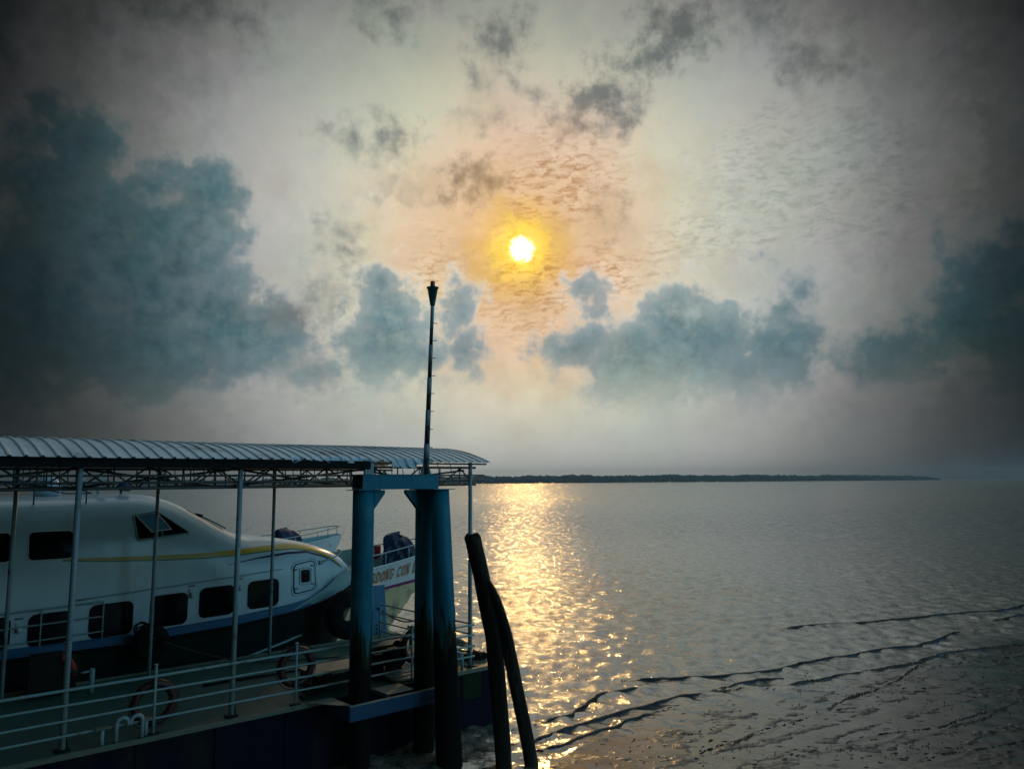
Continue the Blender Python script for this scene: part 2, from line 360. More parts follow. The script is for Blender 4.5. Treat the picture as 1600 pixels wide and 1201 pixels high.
# ------------------------------------------------------------------ geometry helpers
# dock frame: s runs along the pontoon (away to the right), t across it (away to the left)
AZ = R_(48.8); ANG = R_(90-48.8)
def W(s, t, z=0.0): return Vector((s*math.sin(AZ) - t*math.cos(AZ), s*math.cos(AZ) + t*math.sin(AZ), z))

class MB:
    def __init__(s): s.v = []; s.f = []; s.sm = []
    def add(s, vs, fs, smooth=False):
        o = len(s.v); s.v += [tuple(map(float, q)) for q in vs]
        s.f += [tuple(i+o for i in q) for q in fs]; s.sm += [smooth]*len(fs)
        return s
    def box(s, a, b):
        x0, y0, z0 = a; x1, y1, z1 = b
        return s.add([(x0, y0, z0), (x1, y0, z0), (x1, y1, z0), (x0, y1, z0), (x0, y0, z1), (x1, y0, z1), (x1, y1, z1), (x0, y1, z1)],
                     [(0, 3, 2, 1), (4, 5, 6, 7), (0, 1, 5, 4), (1, 2, 6, 5), (2, 3, 7, 6), (3, 0, 4, 7)])
    def tube(s, pts, r, n=10, cap=True, closed=False):
        pts = [Vector(p) for p in pts]; k = len(pts)
        rs = r if isinstance(r, (list, tuple)) else [r]*k
        vs = []; up = None
        for i, p in enumerate(pts):
            if closed: d = pts[(i+1) % k] - pts[i-1]
            else: d = pts[min(i+1, k-1)] - pts[max(i-1, 0)]
            d.normalize()
            if up is None:
                up = Vector((0, 0, 1)) if abs(d.z) < .9 else Vector((1, 0, 0))
            a = up - d*up.dot(d)
            if a.length < 1e-4: a = d.orthogonal()
            a.normalize(); b = d.cross(a); up = a
            for j in range(n):
                t = 2*math.pi*j/n
                vs.append(p + a*(math.cos(t)*rs[i]) + b*(math.sin(t)*rs[i]))
        fs = []
        for i in range(k if closed else k-1):
            i2 = (i+1) % k
            for j in range(n):
                j2 = (j+1) % n
                fs.append((i*n+j, i*n+j2, i2*n+j2, i2*n+j))
        s.add(vs, fs, True)
        if cap and not closed:
            o = len(s.v) - len(vs)
            s.f.append(tuple(o+j for j in reversed(range(n)))); s.sm.append(False)
            s.f.append(tuple(o+(k-1)*n+j for j in range(n))); s.sm.append(False)
        return s
    def bar(s, a, b, w, h):   # rectangular bar between two points
        a = Vector(a); b = Vector(b); d = (b-a).normalized()
        u = Vector((0, 0, 1)) if abs(d.z) < .9 else Vector((0, 1, 0))
        x = d.cross(u).normalized(); y = x.cross(d)
        vs = [q + x*(i*w/2) + y*(j*h/2) for q in (a, b) for i, j in ((-1, -1), (1, -1), (1, 1), (-1, 1))]
        return s.add(vs, [(0, 3, 2, 1), (4, 5, 6, 7), (0, 1, 5, 4), (1, 2, 6, 5), (2, 3, 7, 6), (3, 0, 4, 7)])
    def grid(s, rows, smooth=True, flip=False):
        n = len(rows[0]); vs = [q for r in rows for q in r]; fs = []
        for i in range(len(rows)-1):
            for j in range(n-1):
                q = (i*n+j, i*n+j+1, (i+1)*n+j+1, (i+1)*n+j)
                fs.append(tuple(reversed(q)) if flip else q)
        return s.add(vs, fs, smooth)
    def prism(s, poly, d):    # poly extruded by vector d
        n = len(poly); d = Vector(d); a = [Vector(p) for p in poly]
        vs = a + [p+d for p in a]
        fs = [tuple(reversed(range(n))), tuple(range(n, 2*n))] + [(i, (i+1) % n, (i+1) % n+n, i+n) for i in range(n)]
        return s.add(vs, fs)
    def torus(s, c, axis, R, r, n=40, m=12):
        c = Vector(c); ax = Vector(axis).normalized()
        u = ax.cross(Vector((0, 0, 1)))
        if u.length < .01: u = Vector((1, 0, 0))
        u.normalize(); v = ax.cross(u)
        return s.tube([c + u*(R*math.cos(2*math.pi*i/n)) + v*(R*math.sin(2*math.pi*i/n)) for i in range(n)], r, m, closed=True)
    def lathe(s, c, prof, n=20):
        c = Vector(c); vs = []
        for r, z in prof:
            for j in range(n):
                t = 2*math.pi*j/n; vs.append(c + Vector((r*math.cos(t), r*math.sin(t), z)))
        fs = [(i*n+j, i*n+(j+1) % n, (i+1)*n+(j+1) % n, (i+1)*n+j) for i in range(len(prof)-1) for j in range(n)]
        s.add(vs, fs, True)
        o = len(s.v)-len(vs)
        s.f.append(tuple(o+j for j in reversed(range(n)))); s.sm.append(False)
        s.f.append(tuple(o+(len(prof)-1)*n+j for j in range(n))); s.sm.append(False)
        return s
    def mesh(s, name, m, org=(0, 0, 0)):
        me = bpy.data.meshes.new(name)
        ox, oy, oz = org
        me.from_pydata([(x-ox, y-oy, z-oz) for x, y, z in s.v], [], s.f)
        me.polygons.foreach_set('use_smooth', s.sm)
        me.materials.append(m); me.update()
        return me

def tag(o, label=None, cat=None, group=None, kind=None):
    if label: o['label'] = label
    if cat: o['category'] = cat
    if group: o['group'] = group
    if kind: o['kind'] = kind
    return o
def thing(name, label, cat, org, group=None):
    o = bpy.data.objects.new(name, None); col.objects.link(o); o.empty_display_size = .2
    o.location = W(*org); o.rotation_euler = (0, 0, ANG); o['_o'] = org
    ORG[o.name] = org
    return tag(o, label, cat, group)
ORG = {}
def part(name, mb, m, parent, label=None, bevel=0):
    org = ORG[parent.name]
    o = bpy.data.objects.new(name, mb.mesh(name, m, org)); col.objects.link(o); o.parent = parent
    ORG[o.name] = org
    if label: o['label'] = label
    if bevel:
        b = o.modifiers.new('bevel', 'BEVEL'); b.width = bevel; b.segments = 2; b.limit_method = 'ANGLE'
    return o
def solo(name, mb, m, org, label, cat, group=None, bevel=0):
    o = bpy.data.objects.new(name, mb.mesh(name, m, org)); col.objects.link(o)
    o.location = W(*org); o.rotation_euler = (0, 0, ANG); ORG[o.name] = org
    if bevel:
        b = o.modifiers.new('bevel', 'BEVEL'); b.width = bevel; b.segments = 2; b.limit_method = 'ANGLE'
    return tag(o, label, cat, group)
def clean(o):
    if '_o' in o: del o['_o']
def copy_tree(o, parent=None):
    c = o.copy(); col.objects.link(c); ORG[c.name] = ORG[o.name]
    if parent is not None: c.parent = parent
    for ch in [k for k in bpy.data.objects if k.parent == o]: copy_tree(ch, c)
    return c
rnd = random.Random(7)
def interp(tab, s):
    xs = [a for a, _ in tab]
    if s <= xs[0]: return tab[0][1]
    if s >= xs[-1]: return tab[-1][1]
    i = bisect(xs, s)-1; (x0, y0), (x1, y1) = tab[i], tab[i+1]
    return y0 + (y1-y0)*(s-x0)/(x1-x0)
def frange(a, b, st):
    n = max(1, int(round((b-a)/st))); return [a+(b-a)*i/n for i in range(n+1)]

# ------------------------------------------------------------------ numpy value noise
def vnoise(x, y, seed=0):
    r = np.random.RandomState(seed); T = r.rand(256, 256)
    xi = np.floor(x).astype(int); yi = np.floor(y).astype(int); fx = x-xi; fy = y-yi
    fx = fx*fx*(3-2*fx); fy = fy*fy*(3-2*fy)
    a = T[xi % 256, yi % 256]; b = T[(xi+1) % 256, yi % 256]; c = T[xi % 256, (yi+1) % 256]; d = T[(xi+1) % 256, (yi+1) % 256]
    return (a*(1-fx)+b*fx)*(1-fy)+(c*(1-fx)+d*fx)*fy - .5
def fbm(x, y, oct=5, seed=0, rough=.5):
    s = 0; a = 1
    for i in range(oct):
        s = s + a*vnoise(x*2**i, y*2**i, seed+i); a *= rough
    return s
def polydist(X_, Y_, pts):
    D = np.full(X_.shape, 1e9); A = np.zeros(X_.shape); acc = 0
    for (x0, y0), (x1, y1) in zip(pts[:-1], pts[1:]):
        dx, dy = x1-x0, y1-y0; L = math.hypot(dx, dy)
        u = np.clip(((X_-x0)*dx+(Y_-y0)*dy)/(L*L), 0, 1)
        d = np.hypot(X_-x0-u*dx, Y_-y0-u*dy)
        k = d < D; D = np.where(k, d, D); A = np.where(k, acc+u*L, A); acc += L
    return D, A, acc

# the tide line, and the ripples that lie along it
SHORE = [(-1.5, 14.6), (0.5, 16.2), (1.6, 17.6), (2.9, 18.6), (4.6, 19.6), (7.5, 21.1), (9.6, 22.4), (13, 24.4), (18, 28.0), (30, 37)]
RIDGES = [([(0.3, 17.0), (1.2, 18.0), (1.9, 19.5), (3.3, 20.2), (4.2, 20.9)], .15, .050),
          ([(2.6, 20.9), (4.3, 21.0), (6.3, 21.6), (9.5, 23.2), (12.0, 24.6), (15.4, 27.0), (16.4, 27.3)], .17, .060),
          ([(-.2, 16.0), (0.6, 16.3), (1.7, 17.6), (2.7, 18.5), (4.4, 19.6), (6.2, 20.4)], .15, .050),
          ([(.0, 15.5), (1.0, 15.75), (1.9, 16.8), (2.8, 18.0), (3.9, 18.8)], .13, .042),
          ([(9.0, 28.0), (12.0, 28.6), (14.5, 29.4), (18.5, 31.0), (22.6, 33.5), (27, 36.8)], .26, .080),
          ([(4.9, 20.0), (6.4, 20.9), (8.0, 21.6)], .13, .045),
          ([(17.0, 28.6), (19.5, 30.2), (24, 33)], .22, .06),
          ([(3.5, 15.6), (6.0, 17.4), (9.0, 19.9), (14.0, 24.6)], .045, .021), ([(5.0, 15.2), (9.0, 17.1), (16.0, 21.2)], .035, .022),
          ([(7.5, 14.9), (12.0, 17.2), (18.0, 20.3)], .035, .023), ([(6.5, 20.3), (9.5, 21.5), (13.0, 23.4)], .09, .03), ([(10.5, 22.0), (13.5, 24.0), (17.0, 25.5)], .10, .03)]
def signed(x, y, pts, D):
    xs = np.array([p[0] for p in pts]); ys = np.array([p[1] for p in pts])
    return D*np.where(y > np.interp(x, xs, ys), 1.0, -1.0)
def shore_mask(x, y):
    """0 in open river, 1 on the mud side"""
    xs = np.array([p[0] for p in SHORE]); ys = np.array([p[1] for p in SHORE])
    yl = np.interp(x, xs, ys) + fbm(x*.6, y*.6, 3, 5)*1.2
    return np.clip((yl - y)/2.2 + .35, 0, 1) * np.clip((x + 1.4)/2.0, 0, 1)
CH = [((3.6, 15.8), (19.0, 31.5)), ((5.6, 16.0), (17.5, 25.0)), ((6.2, 14.6), (22.0, 25.0)), ((2.4, 14.2), (11.0, 19.5))]

def build_water():
    d = np.arange(-180, 180, 3.0); dense = np.arange(-44, 44, .082)
    az = np.concatenate([d[(d < -44)], dense, d[(d > 44)], [180.0]]); az = np.unique(az)
    az[-1] = 180.0; azr = np.radians(az)
    rr = [0.0, 4, 8, 10.5]
    r = 12.0
    while r < 3850: rr.append(r); r *= 1.0042 if r < 40 else (1.0058 if r < 300 else 1.012)
    rr += [3900.0]
    rr = np.array(rr)
    Rg, Ag = np.meshgrid(rr, azr, indexing='ij')
    x = Rg*np.sin(Ag); y = Rg*np.cos(Ag)
    sp = np.maximum(Rg*.0056, Rg*R_(.082))
    z = np.zeros_like(x); rs = np.random.RandomState(3)
    mask = shore_mask(x, y)
    mask = np.where(Rg > 60, 0, mask)
    wind = R_(250)
    for i in range(110):
        lam = .19*(7.0**(rs.rand()))
        th = wind + rs.randn()*.75
        k = 2*math.pi/lam; a = .0044*lam**.95*(.5+rs.rand())
        att = np.clip((lam/sp-2.2)/3, 0, 1)
        if not att.any(): continue
        ph = (x*math.cos(th)+y*math.sin(th))*k + rs.rand()*6.28
        sn = np.sin(ph + .6*np.sin(ph*.13+i))
        z += a*att*(sn + .25*np.cos(2*ph))*(.55+.9*(.5+vnoise(x/9+i, y/9, 20+i % 7)))
    z *= (1 - .90*mask)
    z = z*np.clip((40-0)/40, 0, 1)
    for pts, wd, hh in RIDGES:
        D, A, L = polydist(x, y, pts)
        D = D + fbm(x*.55, y*.55, 3, 9)*.32
        env = np.clip(A/1.2, 0, 1)*np.clip((L-A)/1.2, 0, 1)*(.55+.9*np.clip(.5+vnoise(A*.45, A*0+3, 4), 0, 1))
        z += np.where(Rg < 60, .35*hh*env*np.exp(-(D/wd)**2), 0)
    z = np.where(Rg < 11.5, 0, z)
    n, m = x.shape
    co = np.empty((n*m, 3), np.float32); co[:, 0] = x.ravel(); co[:, 1] = y.ravel(); co[:, 2] = z.ravel()
    i = np.arange(n-1)[:, None]*m + np.arange(m-1)[None, :]
    q = np.stack([i, i+1, i+m+1, i+m], -1).reshape(-1, 4)[:, ::-1]
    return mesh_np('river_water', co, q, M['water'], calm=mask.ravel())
def mesh_np(name, co, q, m, calm=None):
    me = bpy.data.meshes.new(name)
    me.vertices.add(len(co)); me.vertices.foreach_set('co', co.astype(np.float32).ravel())
    me.loops.add(q.size); me.loops.foreach_set('vertex_index', q.astype(np.int32).ravel())
    k = q.shape[1]
    me.polygons.add(len(q)); me.polygons.foreach_set('loop_start', np.arange(0, q.size, k, dtype=np.int32))
    me.polygons.foreach_set('use_smooth', np.ones(len(q), bool))
    if calm is not None:
        a = me.attributes.new('calm', 'FLOAT', 'POINT'); a.data.foreach_set('value', calm.astype(np.float32))
    me.materials.append(m); me.update(); me.validate()
    o = bpy.data.objects.new(name, me); col.objects.link(o)
    return o
tag(build_water(), kind='structure')

def build_mud():
    xs = np.arange(-2, 27, .04); ys = np.arange(11.5, 37, .04)
    x, y = np.meshgrid(xs, ys, indexing='ij')
    mk = shore_mask(x, y)
    z = -.16 + .150*mk + fbm(x*1.3, y*3.2, 7, 31, .78)*.026 + np.clip(fbm(x*4.5, y*9.0, 3, 77, .7), -.05, 1)*.030
    dark = np.zeros_like(x)
    for pts, wd, hh in RIDGES:
        D, A, L = polydist(x, y, pts)
        D = np.abs(signed(x, y, pts, D) + fbm(x*.55, y*.55, 3, 9)*.34 + fbm(x*2.3, y*2.3, 2, 19)*.09)
        wv = .62*wd*(.7+.6*np.clip(.5+vnoise(x*1.1, y*1.1, 12), 0, 1))
        env = np.clip(A/.8, 0, 1)*np.clip((L-A)/1.5, 0, 1)*np.clip((.55 if hh < .024 else 1.3)+(1.6 if hh < .024 else .9)*vnoise(A*.8, A*0+hh*999, 14), 0, 1)
        g = np.exp(-(D/wv)**2)*env
        z = np.maximum(z, -.10 + .165*g + fbm(x*5, y*7, 3, 91)*.010*g); dark = np.maximum(dark, g)
    for (x0, y0), (x1, y1) in CH:
        D, A, L = polydist(x, y, [(x0, y0), (x1, y1)])
        D = D + fbm(x*.7, y*.7, 3, 15)*.16
        z -= .018*np.exp(-(D/.16)**2)
        z += .012*np.exp(-((D-.33)/.07)**2)
    n, m = x.shape
    co = np.stack([x.ravel(), y.ravel(), z.ravel()], -1)
    i = np.arange(n-1)[:, None]*m + np.arange(m-1)[None, :]
    q = np.stack([i, i+m, i+m+1, i+1], -1).reshape(-1, 4)
    return mesh_np('mudflat', co, q, M['mud'], calm=dark.ravel())
tag(build_mud(), kind='structure')
def drift():
    r = np.random.RandomState(8); P_ = []
    for pts, wd, hh in RIDGES:
        for (x0, y0), (x1, y1) in zip(pts[:-1], pts[1:]):
            L = math.hypot(x1-x0, y1-y0); a = math.atan2(y1-y0, x1-x0); n = int(L*14)
            u = r.rand(n); x = x0+(x1-x0)*u; y = y0+(y1-y0)*u
            w1 = fbm(x*.55, y*.55, 3, 9)*.32
            keep = r.rand(n) < (.5+vnoise(x*1.3, y*.4, 41))*1.5
            off = w1+r.randn(n)*wd*.28
            q = np.stack([x+math.sin(a)*off, y-math.cos(a)*off, .03+.14*r.rand(n)**2, .008+.018*r.rand(n), a+r.randn(n)*.22], 1)
            P_.append(q[keep])
    n = 15000
    x = r.uniform(.5, 22, n); y = r.uniform(13.8, 32, n)
    keep = (shore_mask(x, y) > .55) & (r.rand(n) < .04+np.clip(fbm(x*.35, y*.9, 4, 60), 0, 1)*1.5)
    q = np.stack([x, y, .02+.10*r.rand(n)**3, .006+.014*r.rand(n), .45+r.randn(n)*.5], 1)
    P_.append(q[keep]); vs = []; fs = []; n = 7
    for x, y, L, wd, ang in np.concatenate(P_):
        o_ = len(vs); c, s_ = math.cos(ang), math.sin(ang)
        for k in range(n):
            a = 2*math.pi*k/n; q = .6+.5*r.rand(); u, v = math.cos(a)*L*q, math.sin(a)*wd*q
            vs.append((x+u*c-v*s_, y+u*s_+v*c, .006))
        vs.append((x, y, .012+wd*.6)); fs.extend([(o_+k, o_+(k+1) % n, o_+n) for k in range(n)])
    me = bpy.data.meshes.new('tide_debris'); me.from_pydata(vs, [], fs); me.materials.append(M['silt']); me.update()
    ob = bpy.data.objects.new('tide_debris', me); col.objects.link(ob)
    tag(ob, 'dark flecks of mud and weed left in wavy lines on the shallow water', 'debris', kind='stuff')
M['silt'] = mat('dark_silt_and_weed', (.018, .015, .010), .8, var=.5)
drift()
bed = MB().box((-60, -60, -2.2), (60, 60, -2.0))
o = bpy.data.objects.new('river_bed', bed.mesh('river_bed', M['mud'])); col.objects.link(o); tag(o, kind='structure')

# ------------------------------------------------------------------ far mangrove shores
def forest(name, label, x0, x1, yfun, hfun, m, n, seed, rscale=1.0):
    r = random.Random(seed); vs = []; fs = []
    ico = [(0, 0, 1), (.894, 0, .447), (.276, .851, .447), (-.724, .526, .447), (-.724, -.526, .447), (.276, -.851, .447), (.724, .526, -.447), (-.276, .851, -.447), (-.894, 0, -.447), (-.276, -.851, -.447), (.724, -.526, -.447), (0, 0, -1)]
    icf = [(0, 1, 2), (0, 2, 3), (0, 3, 4), (0, 4, 5), (0, 5, 1), (1, 6, 2), (2, 7, 3), (3, 8, 4), (4, 9, 5), (5, 10, 1), (6, 7, 2), (7, 8, 3), (8, 9, 4), (9, 10, 5), (10, 6, 1), (11, 7, 6), (11, 8, 7), (11, 9, 8), (11, 10, 9), (11, 6, 10)]
    for i in range(n):
        u = r.random(); x = x0+(x1-x0)*u; y = yfun(u)+r.random()*90; h = hfun(u)*(.66+.22*r.random()+.09*(math.sin(u*23)*math.sin(u*61+1)+.5*math.sin(u*190)))
        R = (3.0+3.5*r.random())*rscale
        zc = r.random()**.5*(h-R*.6) if r.random() < .8 else h-R*.6
        o = len(vs)
        for a, b, c in ico:
            j = .75+.5*r.random(); vs.append((x+a*R*1.25*j, y+b*R*j, max(-.5, zc+c*R*j)))
        fs += [tuple(o+k for k in t) for t in icf]
    me = bpy.data.meshes.new(name); me.from_pydata(vs, [], fs); me.materials.append(m); me.update()
    ob = bpy.data.objects.new(name, me); col.objects.link(ob)
    tag(ob, label, 'forest', kind='stuff')
# right hand island: from behind the shelter to its low point on the right
def isle_h(u): return 2 + 22*min(1, (1-u)/.035 if u > .965 else 1)*(1-.30*max(0, (u-.5)/.5))*(.80+.20*min(1, u/.2)) * (.55 + .45*min(1, (1-u)/.10))
forest('mangrove_island', 'long low dark mangrove island on the horizon right of the shelter', -420, 1500, lambda u: 2050+650*u, isle_h, M['forest'], 6500, 5)
forest('far_shore', 'hazy thin line of trees on the horizon seen through the roof trusses', -1950, -230, lambda u: 2450-200*u, lambda u: 16+9*math.sin(u*37)**2*math.sin(u*91)**2, M['forestfar'], 3500, 6, 1.1)

# ------------------------------------------------------------------ unseen block added behind the viewpoint to shade the left side
def worldbox(a, b):
    return MB().box(a, b)
sblk = bpy.data.objects.new('shade_block', None); col.objects.link(sblk); sblk.location = (-8, -4, 0)
tag(sblk, 'unseen dark block on posts, added behind and left of the viewpoint to shade the left side', 'shade block')
ORG['shade_block'] = (-8, -4, 0)
M['board'] = mat('shade_block_boards', (.05, .045, .04), .8, var=.3, vscale=4)
def tpart(n, mb): return part(n, mb, M['board'], sblk)
tpart('floor', worldbox((-26, -14, 3.2), (15.0, -.3, 3.5)).box((-26, -.6, 3.2), (-9.4, 8.5, 3.5)))
tpart('wall', worldbox((-26, -14, 3.5), (-9.5, 8.4, 18.0)))
tpart('wall', worldbox((-9.3, -14, 3.5), (15.0, -1.3, 22.0)))  # tall side of the added block, sized to cut sky light
tpart('roof', MB().box((-9.2, -15, 22.02), (15.6, -.9, 22.3)))
tpart('shade_skirt', worldbox((-26, 8.0, .6), (-9.6, 8.1, 3.18)))
tpart('shade_gable', MB().prism([(-27, -14.5, 18.02), (-27, 9.2, 18.02), (-27, -2.6, 21.0)], (18.2, 0, 0)))
for x_, y_ in ((-25, 7.6), (-20, 7.6), (-15, 7.6), (-10, 7.6), (-9, -1), (-4, -1), (2.6, -1), (2.6, -9), (-9, -9), (-20, -9)):
    tpart('shade_post', MB().tube([(x_, y_, -2), (x_, y_, 3.19)], .16, 12))


# ------------------------------------------------------------------ pontoon
S0, S1, T0, T1, ZD = -7.0, 11.55, 13.5, 17.9, 1.2
pon = thing('pontoon', 'long dark blue steel landing pontoon with a worn green deck', 'pontoon', (3, 15.5, 0))
mb = MB()
mb.prism([(S0, T0, ZD-.02), (S0, T1, ZD-.02), (S1-.05, T1, ZD-.02), (S1-.05, T0, ZD-.02)], (0, 0, -1.55))
hull = part('hull', mb, M['pontoon'], pon)
mb = MB()
xs = frange(S0, S1, .4); rows = []
for s in xs: rows.append([(s, t, ZD+.012*math.sin(s*1.7+t)+rnd.uniform(-.003, .003)) for t in frange(T0+.0, T1, .4)])
mb.grid(rows); mb.grid([[(s, T0, ZD-.02) for s in xs], [(s, T0, rows[i][0][2]) for i, s in enumerate(xs)]], False, True)
mb.grid([[(S1, t[1], ZD-.02) for t in rows[-1]], [(S1, t[1], t[2]) for t in rows[-1]]], False)
part('deck', mb, M['deck'], pon)
mb = MB()
mb.box((S0, T0-.03, ZD-.06), (7.18, T0-.002, ZD+.02)); mb.box((9.42, T0-.03, ZD-.06), (S1, T0-.002, ZD+.02))
mb.box((S0, T1+.002, ZD-.05), (S1, T1+.05, ZD+.05)); mb.box((S1+.002, T0, ZD-.06), (S1+.04, T1, ZD+.03))
part('edge_strip', mb, M['trim'], pon)
for s in frange(-6, 6.4, 1.3): part('side_rib', MB().box((s-.03, T0-.025, -.2), (s+.03, T0-.003, ZD-.08)), M['pontoon'], pon)
part('weed_patch', MB().box((10.35, T0-.028, .62), (10.85, T0-.004, ZD-.07)), M['algae'], pon)
# collar frame that holds the mooring piles
col_ = part('pile_collar', MB().box((7.2, 12.66, .98), (9.40, 12.72, 1.235)).box((7.2, 12.722, .98), (7.28, T0-.035, 1.225)).box((9.33, 12.722, .98), (9.40, T0-.035, 1.225))
     .box((8.08, 12.722, 1.0), (8.16, T0-.035, 1.22)), M['collar'], pon, 'dark blue frame holding the mooring piles')
part('collar_plate', MB().prism([(6.75, T0-.034, 1.228), (7.27, T0-.034, 1.228), (7.27, 12.665, 1.238)], (0, 0, .012)).box((8.12, 12.9, 1.236), (8.72, T0-.035, 1.25))
     .box((7.2, 12.655, 1.236), (9.40, 12.70, 1.256)), M['hatchtop'], col_)

# ------------------------------------------------------------------ rail along the pontoon
rail = thing('deck_railing', 'pale painted pipe railing with four bars along the pontoon edge', 'railing', (4, 13.62, ZD))
RT = 13.62
for zz in (2.10, 1.88, 1.66, 1.44):
    mb = MB(); mb.tube([(s, RT, zz+rnd.uniform(-.006, .006)) for s in frange(-6.5, 10.78, .9)], .024 if zz > 2 else .019, 8)
    mb.tube([(10.78, t, zz) for t in frange(RT, 17.5, .9)], .018, 8)
    part('rail_bar', mb, M['steel'], rail)
for s in (-5.9, -3.4, -.85, 1.7, 4.17, 6.62, 9.15):
    st = part('stanchion', MB().tube([(s, RT, ZD), (s, RT, 2.28)], .024, 8), M['steel'], rail)
    part('stanchion_cap', MB().lathe((s, RT, 2.27), [(.035, 0), (.035, .02)], 10), M['steel'], st)
    part('base_plate', MB().box((s-.09, RT-.06, ZD), (s+.09, RT+.06, ZD+.02)), M['dark'], st)
for t in (15.6, 17.5): part('stanchion', MB().tube([(10.78, t, ZD), (10.78, t, 2.15)], .022, 8), M['steel'], rail)

# ------------------------------------------------------------------ roofed shelter
shel = thing('walkway_shelter', 'long open shelter with curved corrugated metal roof on thin posts over the pontoon', 'shelter', (4, 15.7, ZD))
FT, BT = 13.86, 17.5
RS0, RS1, RA, RB = -6.0, 11.08, 13.55, 17.95
def arch(t): u = (t-RA)/(RB-RA); return 5.635 + .37*(1-(2*u-1)**2)
def roof_profile():
    prof = []; s = RS0; i = 0
    while s < RS1-.01:
        for ds, dz in ((0, 0), (.135, 0), (.158, .026), (.192, .026), (.215, 0)): prof.append((s+ds, dz))
        s += .215
    return prof
prof = roof_profile(); rows = []
ts = frange(RA, RB, .16)
torn = {}
for k, (s, dz) in enumerate(prof):
    row = []
    for j, t in enumerate(ts):
        z = arch(t)+dz; tt = t
        if j == 0:
            if 6.4 < s < 9.6: z += .10*fbm(np.array([s*3.1]), np.array([1.0]), 3, 2)[0]-.02; tt += .25*abs(fbm(np.array([s*2.3]), np.array([4.0]), 3, 3)[0])
            if 8.6 < s < 9.2: z -= .10
        z += .008*math.sin(s*.9+t*2)
        row.append((s, tt, z))
    rows.append(row)
mb = MB(); mb.grid(rows, False, True)
mb2 = part('roof_sheet', mb, M['roof'], shel); sd = mb2.modifiers.new('thick', 'SOLIDIFY'); sd.thickness = .006; sd.offset = -1
POSTS = [-4.9, -2.3, .3, 2.9, 5.49, 8.1, 10.75]
for i, s in enumerate(POSTS):
    p = part('post', MB().tube([(s, 13.74, ZD), (s+.01, 13.74, 5.64)], .045, 12), M['post'], shel)
    part('post_foot', MB().box((s-.10, 13.66, ZD), (s+.10, 13.82, ZD+.025)).prism([(s+.045, 13.74, ZD+.02), (s+.09, 13.74, ZD+.02), (s+.045, 13.74, ZD+.22)], (0, .01, 0)), M['dark'], p)
    s2 = s-.27
    p = part('post', MB().tube([(s2, BT, ZD), (s2, BT, 5.64)], .038, 12), M['post'], shel)
    part('post_foot', MB().box((s2-.09, BT-.08, ZD), (s2+.09, BT+.08, ZD+.02)), M['dark'], p)
for t, off in ((FT+.06, 0.0), (BT-.07, .21)):
    g = part('lattice_girder', MB().tube([(-5.9, t, 5.50), (11.05, t, 5.52)], .026, 6).tube([(-5.9, t, 5.12), (11.05, t, 5.14)], .024, 6), M['truss'], shel)
    mb = MB(); k = 0; s = -5.9+off
    while s < 11.0:
        mb.tube([(s, t, 5.12), (s, t, 5.50)], .015, 5)
        s2 = min(s+.55, 11.05)
        if k % 2: mb.tube([(s, t, 5.12), (s2, t, 5.50)], .017, 5)
        else: mb.tube([(s, t, 5.50), (s2, t, 5.12)], .017, 5)
        s += .55; k += 1
    part('lattice_web', mb, M['truss'], g)
for t, z in ((13.95, 5.58), (14.02, 5.215), (14.02, 5.33)):
    part('long_pipe', MB().tube([(-5.9, t-.18, z), (11.25, t-.18, z+.02)], .019, 6), M['truss'], shel)
for i, s in enumerate(POSTS):
    mb = MB(); mb.tube([(s, FT, 5.15), (s-.27, BT, 5.15)], .02, 6)
    mb.tube([(s-.27*(t-FT)/(BT-FT), t, arch(t)-.05) for t in frange(FT, BT, .4)], .02, 6)
    for t in frange(FT+.45, BT-.45, .45): mb.tube([(s-.27*(t-FT)/(BT-FT), t, 5.15), (s-.27*(t-FT)/(BT-FT), t+.2, arch(t+.2)-.05)], .010, 5)
    part('cross_truss', mb, M['truss'], shel)
    if i < len(POSTS)-1:
        e = POSTS[i+1]
        part('cross_brace', MB().tube([(s, FT+.1, 5.46), (e, 14.7, 5.13)], .020, 6).tube([(s, 14.7, 5.13), (e, FT+.1, 5.46)], .020, 6), M['truss'], shel)
for t in frange(14.2, 17.3, .78): part('purlin', MB().box((RS0, t-.02, arch(t)-.055), (RS1-.1, t+.02, arch(t)-.012)), M['truss'], shel)
part('gutter', MB().box((RS0, 13.62, 5.47), (8.12, 13.64, 5.63)).box((RS0, 13.641, 5.47), (8.12, 13.80, 5.485)), M['gutter'], shel)
part('gutter_box', MB().box((8.0, 13.645, 5.34), (8.2, 13.70, 5.655)), M['post'], shel)

# ------------------------------------------------------------------ mooring piles (gallows)
gal = thing('mooring_pile_frame', 'blue steel portal of mooring piles with black tidal growth, in front of the railing', 'mooring piles', (8.3, 13.1, 0))
def pile(a, b, r0, r1, n=24):
    pts = [Vector(a)+(Vector(b)-Vector(a))*i/12 for i in range(13)]
    return MB().tube(pts, [r0+(r1-r0)*i/12 for i in range(13)], n)
part('pile', pile((7.66, 13.1, 5.05), (7.64, 13.1, -2), .205, .205), M['pile'], gal)
part('pile', pile((9.10, 13.1, 5.05), (9.09, 13.1, -2), .205, .205), M['pile'], gal)
part('raking_pile', pile((9.14, 12.66, 5.05), (8.93, 11.9, -2.0), .185, .275), M['pile'], gal)
part('pile_cap', MB().box((7.42, 12.86, 5.052), (7.90, 13.34, 5.066)), M['pile'], gal)
part('pile_cap', MB().box((8.86, 12.44, 5.052), (9.36, 13.34, 5.066)), M['pile'], gal)
